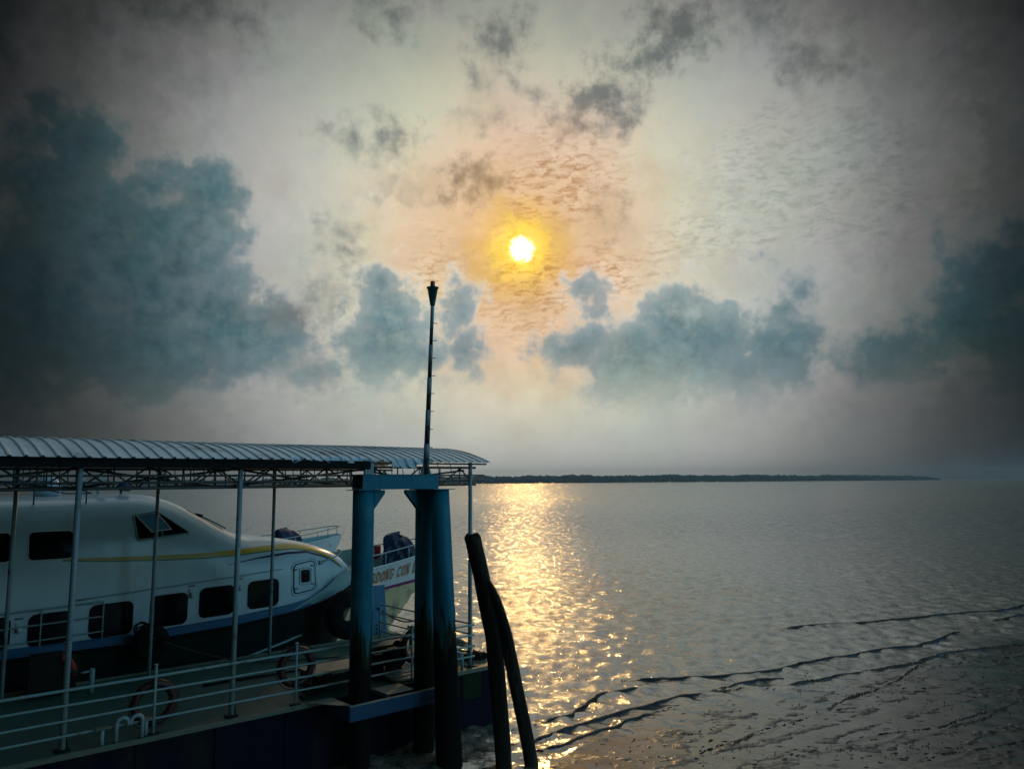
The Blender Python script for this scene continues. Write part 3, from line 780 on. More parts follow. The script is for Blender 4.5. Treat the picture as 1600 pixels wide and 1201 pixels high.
bm_ = MB().box((7.52, 12.90, 5.068), (9.28, 12.93, 5.338)).box((7.52, 12.93, 5.068), (9.28, 13.30, 5.085)).box((7.50, 12.885, 5.340), (9.30, 13.32, 5.358)).box((7.52, 13.28, 5.086), (9.28, 13.30, 5.338))
part('cross_beam', bm_, M['pile'], gal)
part('haunch', MB().prism([(7.872, 13.04, 5.05), (8.10, 13.04, 5.05), (8.10, 13.04, 4.99), (7.872, 13.04, 4.70)], (0, .10, 0)), M['pile'], gal)
part('haunch', MB().prism([(8.888, 13.04, 5.05), (8.60, 13.04, 5.05), (8.60, 13.04, 4.99), (8.888, 13.04, 4.66)], (0, .10, 0)), M['pile'], gal)

# beacon mast on the beam
mast = thing('beacon_mast', 'thin black and white banded pole with a funnel top and red lamp', 'beacon', (9.10, 13.1, 5.36))
A = Vector((9.10, 13.1, 5.36)); Bp = Vector((9.245, 13.1, 8.93))
hs = [0, .33, .62, .99, 1.32, 1.66, 2.0, 2.35, 2.70, 3.05, 3.57]
def mp_(h): return A+(Bp-A)*(h/3.57)
part('mast_foot', MB().add([A+Vector(v) for v in [(-.13, -.02, 0), (.13, -.02, 0), (.035, -.02, .26), (-.035, -.02, .26), (-.13, .02, 0), (.13, .02, 0), (.035, .02, .26), (-.035, .02, .26)]],
     [(0, 1, 2, 3), (7, 6, 5, 4), (0, 4, 5, 1), (1, 5, 6, 2), (2, 6, 7, 3), (3, 7, 4, 0)]), M['trim'], mast)
for i in range(len(hs)-1):
    r = .062 - .006*(i//2)
    part('mast_band', MB().tube([mp_(hs[i]), mp_(hs[i+1])], r, 14), M['mastblack'] if i % 2 == 0 else M['mastwhite'], mast)
for k in range(8):
    h = .55+.375*k; q = mp_(h)
    part('rung', MB().tube([q+Vector((.03, 0, 0)), q+Vector((.14, 0, .005))], .008, 6), M['mastblack'], mast)
lan = part('lantern', MB().lathe(Bp+Vector((0, 0, -.02)), [(.05, 0), (.055, .03), (.11, .36), (.13, .375), (.13, .395), (.06, .40)], 18), M['lantern'], mast)
part('lamp', MB().lathe(Bp+Vector((0, 0, .376)), [(.045, 0), (.05, .01), (.05, .11), (.04, .13)], 14), M['redlamp'], lan)

# ------------------------------------------------------------------ broken timber piles
def timber(path, radii, seed, broken):
    mb = MB(); pts = []
    P_ = [Vector(p) for p in path]; n = 46
    cum = [0]
    for a, b in zip(P_[:-1], P_[1:]): cum.append(cum[-1]+(b-a).length)
    for i in range(n+1):
        d = cum[-1]*i/n; j = min(bisect(cum, d), len(cum)-1)-1; j = max(j, 0)
        pts.append((P_[j].lerp(P_[j+1], (d-cum[j])/(cum[j+1]-cum[j])), radii[j]+(radii[j+1]-radii[j])*(d-cum[j])/(cum[j+1]-cum[j])))
    for _ in range(3):
        pts = [pts[0]]+[((pts[i-1][0]+pts[i][0]*2+pts[i+1][0])/4, pts[i][1]) for i in range(1, n)]+[pts[-1]]
    r = random.Random(seed); m = 26; rows = []
    for i, (p, rad) in enumerate(pts):
        row = []
        for j in range(m):
            t = 2*math.pi*j/m
            k = 1+.10*math.sin(3*t+i*.12+seed)+.07*float(fbm(np.array([j*.45]), np.array([i*.22]), 3, seed)[0])*2
            z = 0
            if i == n and broken: z = .05*math.sin(2*t+1)+.06*r.random()
            row.append(p+Vector((math.cos(t)*rad*k, math.sin(t)*rad*k, z)))
        row.append(row[0]); rows.append(row)
    mb.grid(rows, True, False)
    o = len(mb.v); mb.v.append(tuple(pts[-1][0]-Vector((0, 0, .06))))
    base = o-(m+1)
    for j in range(m): mb.f.append((base+j, base+j+1, o)); mb.sm.append(False)
    return mb
tm = timber([(9.58, 11.25, -2), (9.60, 11.27, 0), (9.52, 11.28, 1.2), (9.42, 11.3, 2.3), (9.22, 11.3, 3.1), (8.90, 11.3, 4.19)], [.15, .15, .15, .15, .15, .145], 3, True)
solo('timber_pile', tm, M['timber'], (9.6, 11.27, 0), 'taller leaning old timber pile with a broken top, bending left', 'pile', 'leaning timber piles')
tm = timber([(10.30, 11.02, -2), (10.09, 11.06, 0), (9.82, 11.09, 1.2), (9.52, 11.12, 2.5), (9.26, 11.14, 3.2), (9.13, 11.2, 3.45)], [.125, .125, .125, .12, .10, .05], 8, False)
solo('timber_pile', tm, M['timber'], (10.06, 11.06, 0), 'shorter timber pile leaning against the taller one, its foot further right', 'pile', 'leaning timber piles')
solo('lashing', MB().tube([(9.68, 11.10, 2.12), (9.70, 11.02, 1.7), (9.69, 11.0, 1.42)], .014, 6).tube([(9.69+.03*math.sin(i), 11.0, 1.55-.03*i) for i in range(6)], .022, 6), M['rope'],
     (9.69, 11.0, 1.4), 'short dark rope end hanging in the gap between the two timber piles', 'rope')

# ------------------------------------------------------------------ life rings
def make_ring(c, label, m, axis=(0, 1, 0), R=.30, r=.068):
    o = thing('life_ring', label, 'life ring', c, 'life rings on the pontoon rail')
    rb = part('ring', MB().torus(c, axis, R, r, 44, 14), m, o)
    mb = MB(); n = 60; rows = []
    ax = Vector(axis).normalized(); u = ax.cross(Vector((0, 0, 1))).normalized(); v = ax.cross(u)
    pts = []
    for i in range(n):
        t = 2*math.pi*i/n; d = (i % 15)/15
        rr = R+r+.012+.035*math.sin(math.pi*d)
        pts.append(Vector(c)+u*(rr*math.cos(t))+v*(rr*math.sin(t)))
    part('grab_line', MB().tube(pts, .008, 6, closed=True), M['rope'], o)
    for k in range(4):
        t = 2*math.pi*k/4; q = Vector(c)+u*(R*math.cos(t))+v*(R*math.sin(t)); tg = (-u*math.sin(t)+v*math.cos(t))
        part('band', MB().tube([q-tg*.035, q+tg*.035], r+.004, 14), M['rope'], o)
    return o
ring = make_ring((4.2, 13.74, 1.66), 'dark red life ring on the rail nearest the bent vent pipes', M['ringred'])
for loc, lab in (((6.68, 13.74, 1.84), 'dark red life ring on the rail between a shelter post and the left mooring pile'),
                 ((9.36, 13.80, 1.84), 'dark red life ring half hidden behind the right mooring pile')):
    c = copy_tree(ring); c.location = W(*loc); c['label'] = lab
orr = make_ring((3.52, 17.55, 1.56), 'orange life ring in the shade beside the ferry hull, half behind a post', M['ringorange'], (.1, 1, 0), .29, .075)
solo('ring_stand', MB().box((3.02, 17.36, ZD), (3.58, 17.42, 2.02)).box((3.05, 17.422, ZD+.002), (3.85, 17.60, 1.50)).box((3.2, 17.601, ZD), (3.26, 17.66, 1.9)), M['dark'], (3.52, 17.65, ZD),
     'low black stand carrying the orange life ring', 'stand', bevel=.01)

# ------------------------------------------------------------------ small fittings on the pontoon
def goose(c, d, label):
    g = MB(); s, t = c
    pts = [(s, t, ZD), (s, t, ZD+.28)]+[(s+d*(.085-.085*math.cos(a)), t, ZD+.28+.085*math.sin(a)) for a in [math.pi*k/8 for k in range(1, 9)]]+[(s+d*.17, t, ZD+.24)]
    g.tube(pts, .030, 10)
    o = thing('vent_pipe', label, 'vent pipe', (s, t, ZD), 'bent vent pipes on the pontoon deck')
    part('pipe', g, M['post'], o); part('flange', MB().lathe((s, t, ZD), [(.06, 0), (.06, .015)], 12), M['dark'], o)
goose((3.60, 13.55), 1, 'bent white vent pipe, left one of the facing pair behind the low rail')
goose((3.98, 13.55), -1, 'bent white vent pipe, right one of the facing pair behind the low rail')
goose((10.30, 13.72), 1, 'bent pale vent pipe at the far end between the right pile and the end post')
def tpost(s, t, h, label, grp='flat topped pipe stubs'):
    o = thing('pipe_stub', label, 'pipe', (s, t, ZD), grp)
    part('pipe', MB().tube([(s, t, ZD), (s, t, ZD+h)], .032, 10), M['post'], o)
    part('cap', MB().box((s-.10, t-.05, ZD+h), (s+.10, t+.05, ZD+h+.025)), M['trim'], o)
tpost(3.40, 13.56, .25, 'short pipe stub with flat cap left of the bent vent pipes')
tpost(4.06, 13.64, .25, 'short pipe stub with flat cap right of the bent vent pipes')
tpost(10.52, 13.72, .30, 'short pipe stub beside the foot of the last shelter post')
bo = thing('mooring_cross', 'small pale mooring post with a crossbar on the deck near the ferry hull', 'bollard', (4.05, 17.1, ZD))
part('bollard_post', MB().tube([(4.05, 17.1, ZD), (4.05, 17.1, ZD+.45)], .05, 12), M['steel'], bo)
part('crossbar', MB().tube([(3.85, 17.1, ZD+.40), (4.02, 17.1, ZD+.40)], .02, 8), M['steel'], bo)
ha = thing('deck_hatch', 'raised black hatch box with a pale lid on the deck', 'hatch', (7.75, 14.35, ZD))
part('coaming', MB().box((7.25, 14.0, ZD), (8.35, 14.75, ZD+.32)), M['dark'], ha, bevel=.015)
part('lid', MB().box((7.20, 13.96, ZD+.322), (8.38, 14.80, ZD+.365)), M['hatchtop'], ha, bevel=.01)
part('latch', MB().box((7.35, 13.90, ZD+.26), (7.50, 13.958, ZD+.40)), M['dark'], ha); part('latch', MB().box((7.95, 13.90, ZD+.26), (8.08, 13.958, ZD+.40)), M['dark'], ha)
wi = thing('winch', 'dark deck winch wound with chain between the two mooring piles', 'winch', (9.0, 14.5, ZD))
part('base', MB().box((8.55, 14.15, ZD), (9.55, 14.95, ZD+.10)), M['dark'], wi)
part('drum', MB().tube([(8.72, 14.5, ZD+.36), (9.38, 14.5, ZD+.36)], .17, 18), M['dark'], wi)
for s in (8.64, 9.38): part('cheek', MB().tube([(s, 14.5, ZD+.36), (s+.04, 14.5, ZD+.36)], .27, 20), M['dark'], wi)
part('gearbox', MB().box((8.60, 14.2, ZD+.10), (8.85, 14.34, ZD+.48)).box((8.90, 14.05, ZD+.10), (9.15, 14.25, ZD+.58)), M['pontoon'], wi, bevel=.015)
part('brake_handle', MB().tube([(8.5, 14.4, ZD+.1), (8.47, 14.35, ZD+.48), (8.40, 14.3, ZD+.50)], .014, 6), M['steel'], wi)
mb = MB()
for k in range(9): mb.torus((8.78+.065*k, 14.5, ZD+.36), (1, .05, 0), .19, .020, 20, 6)
part('chain_turns', mb, M['tangle'], wi)
for k in range(3):
    solo('timber_plank', MB().box((8.75, 13.62+.18*k, ZD+.02+.02*k), (10.05, 13.75+.18*k, ZD+.06+.02*k)), M['trim'], (9.4, 13.7+.18*k, ZD),
         ['pale plank lying nearest the rail between the piles', 'pale plank lying in the middle of three between the piles', 'pale plank lying furthest from the rail between the piles'][k], 'plank', 'planks on the deck by the winch')
cl = thing('cleat', 'small dark horned cleat with shackle at the rail foot left of the hatch', 'cleat', (7.0, 13.85, ZD))
part('cleat_body', MB().box((6.86, 13.80, ZD), (7.16, 13.95, ZD+.06)), M['dark'], cl)
for k in range(3): part('horn', MB().torus((6.92+.09*k, 13.87, ZD+.085), (0, 1, 0), .04, .010, 14, 6), M['dark'], cl)
solo('rope_tail', MB().tube([(6.98, 13.75, 2.05), (7.0, 13.76, 1.7), (6.99, 13.8, 1.45), (7.0, 13.85, 1.29)], .012, 6).tube([(6.99, 13.78, 1.5), (6.99, 13.8, 1.38)], .028, 6), M['rope'], (7.0, 13.85, 1.25),
     'thin rope hanging from the middle life ring down to the cleat', 'rope')
# chain heap on the far end of the deck
r = random.Random(4); mb = MB()
for k in range(70):
    a = r.random(); c = (10.95+.55*a, 14.0+r.random()*.5, ZD+.03+r.random()*.16*(1-a*.6))
    mb.torus(c, (r.uniform(-1, 1), r.uniform(-1, 1), r.uniform(-.6, .6)), .05, .014, 10, 5)
solo('chain_heap', mb, M['dark'], (11.2, 14.2, ZD), 'heap of rusty black chain on the far corner of the pontoon', 'chain')
ge = thing('gangway_ramp', 'low folded ramp of dark boards and pipes at the far end of the deck', 'ramp', (11.1, 15.2, ZD))
part('ramp_board', MB().prism([(10.85, 14.6, ZD+.42), (11.5, 14.6, ZD+.12), (11.5, 16.4, ZD+.12), (10.85, 16.4, ZD+.42)], (0, 0, .05)), M['trim'], ge)
for k in range(4): part('ramp_bar', MB().tube([(10.85, 14.55+.6*k, ZD+.50), (11.52, 14.55+.6*k, ZD+.20)], .022, 6), M['dark'], ge)
part('ramp_leg', MB().tube([(10.9, 14.7, ZD), (10.9, 14.7, ZD+.43)], .03, 8).tube([(10.9, 16.3, ZD), (10.9, 16.3, ZD+.43)], .03, 8), M['dark'], ge)
# blue fender pile behind the deck
fp = thing('fender_pile', 'short blue box pile with a flat top between the ferry bow and the lettered boat', 'pile', (11.0, 18.15, 0))
part('box_pile', MB().add([(10.74, 17.96, 2.52), (11.18, 17.96, 2.52), (11.18, 18.3, 2.52), (10.74, 18.3, 2.52), (10.70, 17.96, -1), (11.45, 17.96, -1), (11.45, 18.3, -1), (10.70, 18.3, -1)],
     [(0, 1, 2, 3), (7, 6, 5, 4), (0, 4, 5, 1), (1, 5, 6, 2), (2, 6, 7, 3), (3, 7, 4, 0)]), M['fender'], fp)
for k in range(3): part('step', MB().box((10.95, 17.90, 1.30+.10*k), (11.15, 17.957, 1.33+.10*k)), M['trim'], fp)
# tyres
def tyre(c, axis, R, r, label):
    o = thing('tyre_fender', label, 'tyre', c, 'black tyre fenders')
    part('tyre', MB().torus(c, axis, R, r, 44, 14), M['rubber'], o)
    part('hanging_rope', MB().tube([(c[0], c[1]-r*.2, c[2]+R), (c[0]+.02, c[1]-.05, c[2]+R+.45)], .016, 6), M['rope'], o)
tyre((10.22, 18.12, 1.85), (.15, 1, .0), .40, .24, 'big black tyre fender under the ferry bow beside the left pile')
tyre((5.42, 18.13, 1.78), (.0, 1, .1), .26, .13, 'black tyre fender with rope, hanging on the dark ferry hull')
mb = MB(); r = random.Random(12)
for k in range(12): mb.torus((5.30+r.uniform(-.12, .12), 18.10, 2.0+r.uniform(-.1, .2)), (r.uniform(-.4, .4), 1, r.uniform(-.4, .4)), .10+r.random()*.06, .018, 16, 5)
solo('rope_coil', mb, M['tangle'], (5.3, 18.1, 1.9), 'tangled coil of dark rope over the tyre on the ferry side', 'rope')
pts = []
for k in range(25):
    u = k/24; s = 5.55+u*3.6; pts.append((s, 18.05-1.6*u, 1.82-.62*math.sin(min(1, u*1.6)*math.pi/2)+.02))
solo('mooring_line', MB().tube(pts, .016, 6), M['rope'], (7, 17.5, 1.3), 'dark mooring line sagging from the ferry tyre down to the deck', 'rope')
solo('deck_hose', MB().tube([(5.8+.35*k, 16.0+.03*math.sin(k*.9)-.02*k, ZD+.035) for k in range(14)], .022, 6), M['rubber'], (8, 16, ZD), 'black hose lying straight across the green deck', 'hose')
pts = [(10.95+u*2.1, 17.9+u*.6, 1.95-.55*math.sin(u*math.pi*.78)) for u in [k/16 for k in range(17)]]
solo('slack_chain', MB().tube(pts, .02, 6), M['rope'], (12, 18.2, 1.4), 'slack brown rope looping between the blue fender pile and the right pile', 'rope')

# ------------------------------------------------------------------ ferry
TC = 20.5
ZT = [(-9, 4.90), (4, 4.96), (5.0, 5.0), (5.6, 4.97), (6.2, 4.78), (6.9, 4.38), (7.5, 4.03), (7.95, 3.86), (8.5, 3.82), (9.1, 3.74), (9.7, 3.62), (10.3, 3.42), (10.8, 3.17), (11.2, 2.86), (11.55, 2.35)]
WD = [(-9, 1.95), (7.5, 1.95), (8.5, 1.92), (9.3, 1.82), (9.9, 1.64), (10.4, 1.46), (10.8, 1.20), (11.15, .85), (11.42, .45), (11.55, .1)]
ZB = [(-9, 1.95), (5, 1.93), (7.5, 2.0), (9, 2.08), (10.2, 2.2), (11.5, 2.22)]
def smooth_tab(tab):
    xs = [a for a, _ in tab]; out = []
    for s in frange(xs[0], xs[-1], .05):
        w = [interp(tab, s+d) for d in (-.25, -.12, 0, .12, .25)]
        e = min(1, (xs[-1]-s)/.3)
        out.append((s, (w[0]+2*w[1]+3*w[2]+2*w[3]+w[4])/9*e+interp(tab, s)*(1-e)))
    return out
ZTs, WDs = smooth_tab(ZT), smooth_tab(WD)
NE = 4.5
def sh(s, th):
    w = interp(WDs, s); zt = interp(ZTs, s); zb = interp(ZB, s)
    c = max(math.cos(th), 0)**(2/NE); q = max(math.sin(th), 0)**(2/NE)
    return w*c, zb+(zt-zb)*q
def side_t(s, z, out=0.0):
    """t of the port (near) skin at height z"""
    w = interp(WDs, s); zt = interp(ZTs, s); zb = interp(ZB, s)
    u = min(max((z-zb)/(zt-zb), 0), .999)
    return TC - w*(1-u**NE)**(1/NE) - out
fer = thing('passenger_ferry', 'big white fast ferry with rounded cabin, yellow stripe and black windows moored behind the shelter', 'ferry', (3, TC, 0))
mb = MB(); rows = []
ths = [math.pi*k/56 for k in range(57)]
for s in frange(-9, 11.55, .1):
    row = []
    for th in ths:
        a = th if th <= math.pi/2 else math.pi-th
        w, z = sh(s, a); row.append((s, TC-w if th <= math.pi/2 else TC+w, z))
    rows.append(row)
mb.grid(rows, True, False)
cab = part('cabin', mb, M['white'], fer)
# hull
GW = [(-9, 2.05), (7.5, 2.05), (8.8, 2.0), (9.8, 1.82), (10.6, 1.5), (11.2, 1.1), (11.7, .62), (12.1, .12)]
GZ = [(-9, 1.86), (5, 1.80), (7.5, 1.92), (8.8, 2.04), (9.8, 2.18), (10.6, 2.38), (11.3, 2.6), (12.1, 2.85)]
WLW = [(-9, 1.9), (6, 1.9), (8, 1.6), (9.5, 1.05), (10.6, .5), (11.2, .06)]
rows = []
for s in frange(-9, 12.1, .15):
    g = interp(GW, s); gz = interp(GZ, s); wl = interp(WLW, min(s, 11.2)); row = []
    zlow = -.6 if s < 10.4 else -.6+(s-10.4)/1.7*3.2
    for sd_ in (1, -1):
        prof = []
        for k in range(9):
            u = k/8; prof.append((s, TC-sd_*(wl*(1-u)+g*u)*(1 if s < 11.2 else 1), zlow*(1-u)+gz*u if True else 0))
        if sd_ == 1: near = prof[::-1]
        else: row = near+prof
    rows.append(row)
mb = MB(); mb.grid(rows, True, True)
hl = part('hull', mb, M['hull_dark'], fer)
mb = MB(); mb.grid([[(s, TC-interp(GW, s)+.0, interp(GZ, s)+.003), (s, TC, interp(GZ, s)+.02), (s, TC+interp(GW, s), interp(GZ, s)+.003)] for s in frange(-9, 12.1, .3)], True)
part('side_deck', mb, M['boatwhite'], fer)
def band(f0, f1, s0, s1, outw, m, name, parent, st=.1, nz=4, both=True):
    mb = MB(); rows = []
    for s in frange(s0, s1, st):
        rows.append([(s, side_t(s, f0(s)+(f1(s)-f0(s))*k/nz, outw), f0(s)+(f1(s)-f0(s))*k/nz) for k in range(nz+1)])
    mb.grid(rows, True, False)
    if both: mb.grid([[(a, 2*TC-b, c) for a, b, c in r_] for r_ in rows], True, True)
    return part(name, mb, m, parent)
# blue strake and rubbing line
mb = MB()
for sg in (1, -1):
    rows = [[(s, TC-sg*(interp(GW, s)+.012), interp(GZ, s)-.02), (s, TC-sg*(interp(GW, s)+.012), interp(GZ, s)+.13), (s, TC-sg*(interp(GW, s)-.04), interp(GZ, s)+.16)] for s in frange(-9, 9.4, .2)]
    mb.grid(rows, False, sg < 0)
part('blue_strake', mb, M['strip'], fer)
part('rubbing_strip', MB().tube([(s, TC-interp(GW, s)-.03, interp(GZ, s)-.05) for s in frange(-9, 12.0, .25)], .035, 8), M['rubber'], fer)
# bow bulwark
mb = MB(); mbr = MB()
for sg in (1, -1):
    top = lambda s: interp(GZ, s)+max(0, min(.42, (s-8.9)*.30))
    rows = [[(s, TC-sg*interp(GW, s)*1.0, interp(GZ, s)-.01), (s, TC-sg*(interp(GW, s)+.05*min(1, s-8.8)), top(s))] for s in frange(8.85, 12.1, .15)]
    mb.grid(rows, True, sg < 0)
    mbr.tube([(s, TC-sg*(interp(GW, s)+.05*min(1, s-8.8)), top(s)) for s in frange(8.85, 12.1, .15)], .022, 8)
bw = part('bow_bulwark', mb, M['innerdeck'], fer); part('bulwark_rail', mbr, M['steel'], bw)
part('chine_rail', MB().tube([(s, TC-interp(GW, s)-.06+ (s-7.6)*.18, 1.10+(s-7.6)*.16) for s in frange(7.6, 10.6, .3)], .03, 8), M['innerdeck'], hl)
# stripes
ycurve = lambda s: 3.60-.10*math.sin(min(1, max(0, (s-3.6)/3.9))*math.pi*.9) + (max(0, s-7.6)**1.3)*.05 if s < 9.3 else 3.60+.05*1.7**1.3-(s-9.3)**1.5*.32
yt = [(-9, 3.72), (3.6, 3.655), (4.6, 3.60), (5.6, 3.56), (6.6, 3.54), (7.6, 3.56), (8.4, 3.60), (9.0, 3.60), (9.6, 3.50), (10.2, 3.22), (10.7, 2.85)]
hw = [(3.6, .008), (4.6, .035), (6, .05), (8, .06), (9.2, .055), (10.2, .03), (10.7, .01)]
band(lambda s: interp(yt, s)-interp(hw, s), lambda s: interp(yt, s)+interp(hw, s), 3.7, 10.6, .006, M['yellow'], 'yellow_stripe', cab, .07)
band(lambda s: interp(yt, s)-interp(hw, s)-.028, lambda s: interp(yt, s)-interp(hw, s)-.002, 3.7, 10.6, .006, M['green'], 'green_stripe', cab, .07, 2)
nv = [(7.2, 3.28), (8.0, 3.38), (8.8, 3.44), (9.4, 3.43), (10.0, 3.24), (10.5, 2.95)]
nh = [(7.2, .006), (8.2, .022), (9.3, .028), (10.5, .006)]
band(lambda s: interp(nv, s)-interp(nh, s), lambda s: interp(nv, s)+interp(nh, s), 7.2, 10.5, .006, M['navy'], 'navy_stripe', cab, .07, 2)
# windows
def rr_poly(s0, s1, z0, z1, r, n=6, slant=0.0):
    pts = []
    for cx, cz, a0 in ((s1-r, z1-r, 0), (s0+r, z1-r, 90), (s0+r, z0+r, 180), (s1-r, z0+r, 270)):
        for k in range(n+1):
            a = R_(a0+90*k/n); pts.append((cx+r*math.cos(a), cz+r*math.sin(a)))
    return [(s+slant*(z-z0), z) for s, z in pts]
def skin_patch(poly, outw, m, name, parent, rings=5):
    cx = sum(p[0] for p in poly)/len(poly); cz = sum(p[1] for p in poly)/len(poly)
    mb = MB(); rows = []
    for k in range(rings+1):
        f = k/rings
        row = [(cx+(s-cx)*f, cz+(z-cz)*f) for s, z in poly]; row.append(row[0])
        rows.append([(s, side_t(s, z, outw), z) for s, z in row])
    mb.grid(rows[::-1], True, False)
    return part(name, mb, m, parent)
def skin_tube(poly, outw, r, m, name, parent, closed=True):
    return part(name, MB().tube([(s, side_t(s, z, outw), z) for s, z in poly], r, 6, closed=closed), m, parent)
wins = [(3.17, 3.92, 1.93+.02, 2.57), (4.28, 5.13, 1.96, 2.64), (5.50, 6.29, 2.03, 2.71), (6.57, 7.37, 2.12, 2.78), (7.72, 8.50, 2.19, 2.83), (2.05, 2.85, 1.95, 2.56), (.9, 1.7, 1.95, 2.54)]
for a, b, c, e in wins:
    pl = rr_poly(a, b, c, e, .13); pl = [(s, z+(s-a)*.03) for s, z in pl]
    g = skin_patch(pl, .010, M['glass'], 'window', cab); skin_tube(pl, .008, .012, M['rubber'], 'window_seal', g)
for a, b in ((3.08, 3.90), (1.95, 2.78), (.8, 1.62)):
    pl = rr_poly(a, b, 3.66, 4.24, .10)
    g = skin_patch(pl, .010, M['glass'], 'window', cab); skin_tube(pl, .008, .012, M['boatwhite'], 'window_seal', g)
# wheelhouse window with its open sash
def poly_round(P, r=.05, n=4):
    out = []
    for i in range(len(P)):
        p0, p1, p2 = Vector((*P[i-1], 0)), Vector((*P[i], 0)), Vector((*P[(i+1) % len(P)], 0))
        a = p1+(p0-p1).normalized()*r; b = p1+(p2-p1).normalized()*r
        for k in range(n+1):
            t = k/n; q = a*(1-t)**2+p1*2*t*(1-t)+b*t*t; out.append((q.x, q.y))
    return out
pl = poly_round([(5.17, 3.96), (6.34, 4.06), (5.62, 4.58), (5.10, 4.52)], .07)
whw = skin_patch(pl, .022, M['glass'], 'wheelhouse_window', cab, 14); skin_tube(pl, .012, .024, M['steel'], 'window_frame', whw)
skin_tube([(5.70, 4.03), (5.66, 4.5)], .02, .018, M['steel'], 'window_bar', whw, False)
q = [(5.16, 4.50), (5.62, 4.56)]
a = Vector((5.16, side_t(5.16, 4.50)-.03, 4.50)); b = Vector((5.60, side_t(5.60, 4.54)-.03, 4.54))
dn = Vector((.26, -.28, -.36))
sash = part('open_sash', MB().add([a, b, b+dn, a+dn, a+Vector((0, .012, 0)), b+Vector((0, .012, 0)), b+dn+Vector((0, .012, 0)), a+dn+Vector((0, .012, 0))],
      [(0, 3, 2, 1), (4, 5, 6, 7), (0, 1, 5, 4), (1, 2, 6, 5), (2, 3, 7, 6), (3, 0, 4, 7)]), mat('tinted_sash_glass', (.03, .12, .18), .06, var=.05, spec=.9), whw)
part('sash_frame', MB().tube([a, b, b+dn, a+dn], .016, 6, closed=True), M['boatwhite'], sash)
# windscreen on the slope with wiper
ws = MB(); rows = []
for s in frange(6.45, 7.35, .15):
    zt = interp(ZTs, s); row = []
    for w in frange(-1.25, 1.25, .25):
        u = (1-(abs(w)/interp(WDs, s))**NE)**(1/NE); zb = interp(ZB, s)
        row.append((s, TC+w, zb+(zt-zb)*u+.012))
    rows.append(row)
ws.grid(rows, True, False)
scr = part('windscreen', ws, M['glass'], cab)
part('wiper', MB().tube([(6.8, 19.45, 4.43), (7.05, 19.35, 4.29), (7.38, 19.25, 4.10)], .014, 6).tube([(6.72, 19.5, 4.46), (6.86, 19.42, 4.42)], .03, 6), M['rubber'], scr)
# door with porthole
pl = rr_poly(8.93, 9.58, 2.42, 3.14, .12); pl = [(s, z+(s-8.93)*.10) for s, z in pl]
dr = skin_patch(pl, .014, M['white'], 'hatch_door', cab); skin_tube(pl, .014, .014, M['rubber'], 'door_seal', dr)
pl2 = rr_poly(8.87, 9.64, 2.36, 3.20, .15); skin_tube([(s, z+(s-8.93)*.10) for s, z in pl2], .004, .010, M['post'], 'door_frame', dr)
pl = rr_poly(9.13, 9.40, 2.66, 2.98, .05); pw_ = skin_patch([(s, z+.02) for s, z in pl], .020, M['glass'], 'porthole', dr)
skin_tube([(s, z+.02) for s, z in rr_poly(9.09, 9.44, 2.62, 3.02, .06)], .022, .012, M['steel'], 'porthole_rim', pw_)
for s, z in ((9.0, 2.55), (9.0, 3.02), (9.5, 3.08), (9.5, 2.62)):
    part('door_clamp', MB().tube([(s-.05, side_t(s, z, .035), z), (s+.05, side_t(s, z, .035), z+.02)], .016, 6).lathe((s, side_t(s, z, .03), z-.02), [(.022, 0), (.022, .04)], 8), M['steel'], dr)
# grab rails along the cabin
gr = [(s, 2.79+(s-4.0)*.062+.0, ) for s in frange(4.0, 8.6, .3)]
gl = part('grab_rail', MB().tube([(s, side_t(s, z, .06), z) for s, z in gr], .014, 8), M['steel'], cab)
part('grab_rail', MB().tube([(9.78, side_t(9.78, 3.14, .05), 3.14), (10.1, side_t(10.1, 3.2, .14), 3.2), (10.42, side_t(10.4, 3.2, .22), 3.28), (10.55, side_t(10.4, 3.2, .10), 3.36), (10.5, side_t(10.35, 3.2, -.1), 3.38)], .02, 8)
     .box((9.74, side_t(9.78, 3.14, .05)-.03, 3.08), (9.82, side_t(9.78, 3.14, .0), 3.18)), M['steel'], cab)
# wall lamps with small notices above
for s, z in ((6.38, 2.70), (7.50, 2.76), (3.0, 2.36)):
    t = side_t(s, z, .02)
    lp = part('wall_lamp', MB().lathe((s, t-.03, z-.10), [(.03, 0), (.055, .03), (.055, .09), (.03, .12)], 12).box((s-.05, t-.01, z+.03), (s+.05, t+.02, z+.10)), M['boatwhite'], cab)
    part('notice', MB().box((s-.09, t+.005, z+.155), (s+.07, t+.012, z+.185)), M['navy'], lp)
# side guard rail
mb = MB()
tr = side_t(4, 2.5, .10)
for zz in (0, .30): mb.tube([(s, TC-interp(GW, s)+.02, 2.55+zz*1.0-.3+(s-3)*.03+.12) for s in frange(-4, 4.45, .6)]+[(4.5, TC-2.03, 2.40+zz+.0)], .016, 6)
mb.tube([(s, TC-2.03, 2.06+(s-3)*.03) for s in frange(-4, 4.55, .6)], .014, 6)
for s in (-2.2, -.9, .5, 1.9, 3.37, 4.52): mb.tube([(s, TC-2.03, 1.85), (s, TC-2.03, 2.68+(s-3)*.03)], .018, 6)
part('side_rail', mb, M['steel'], fer)
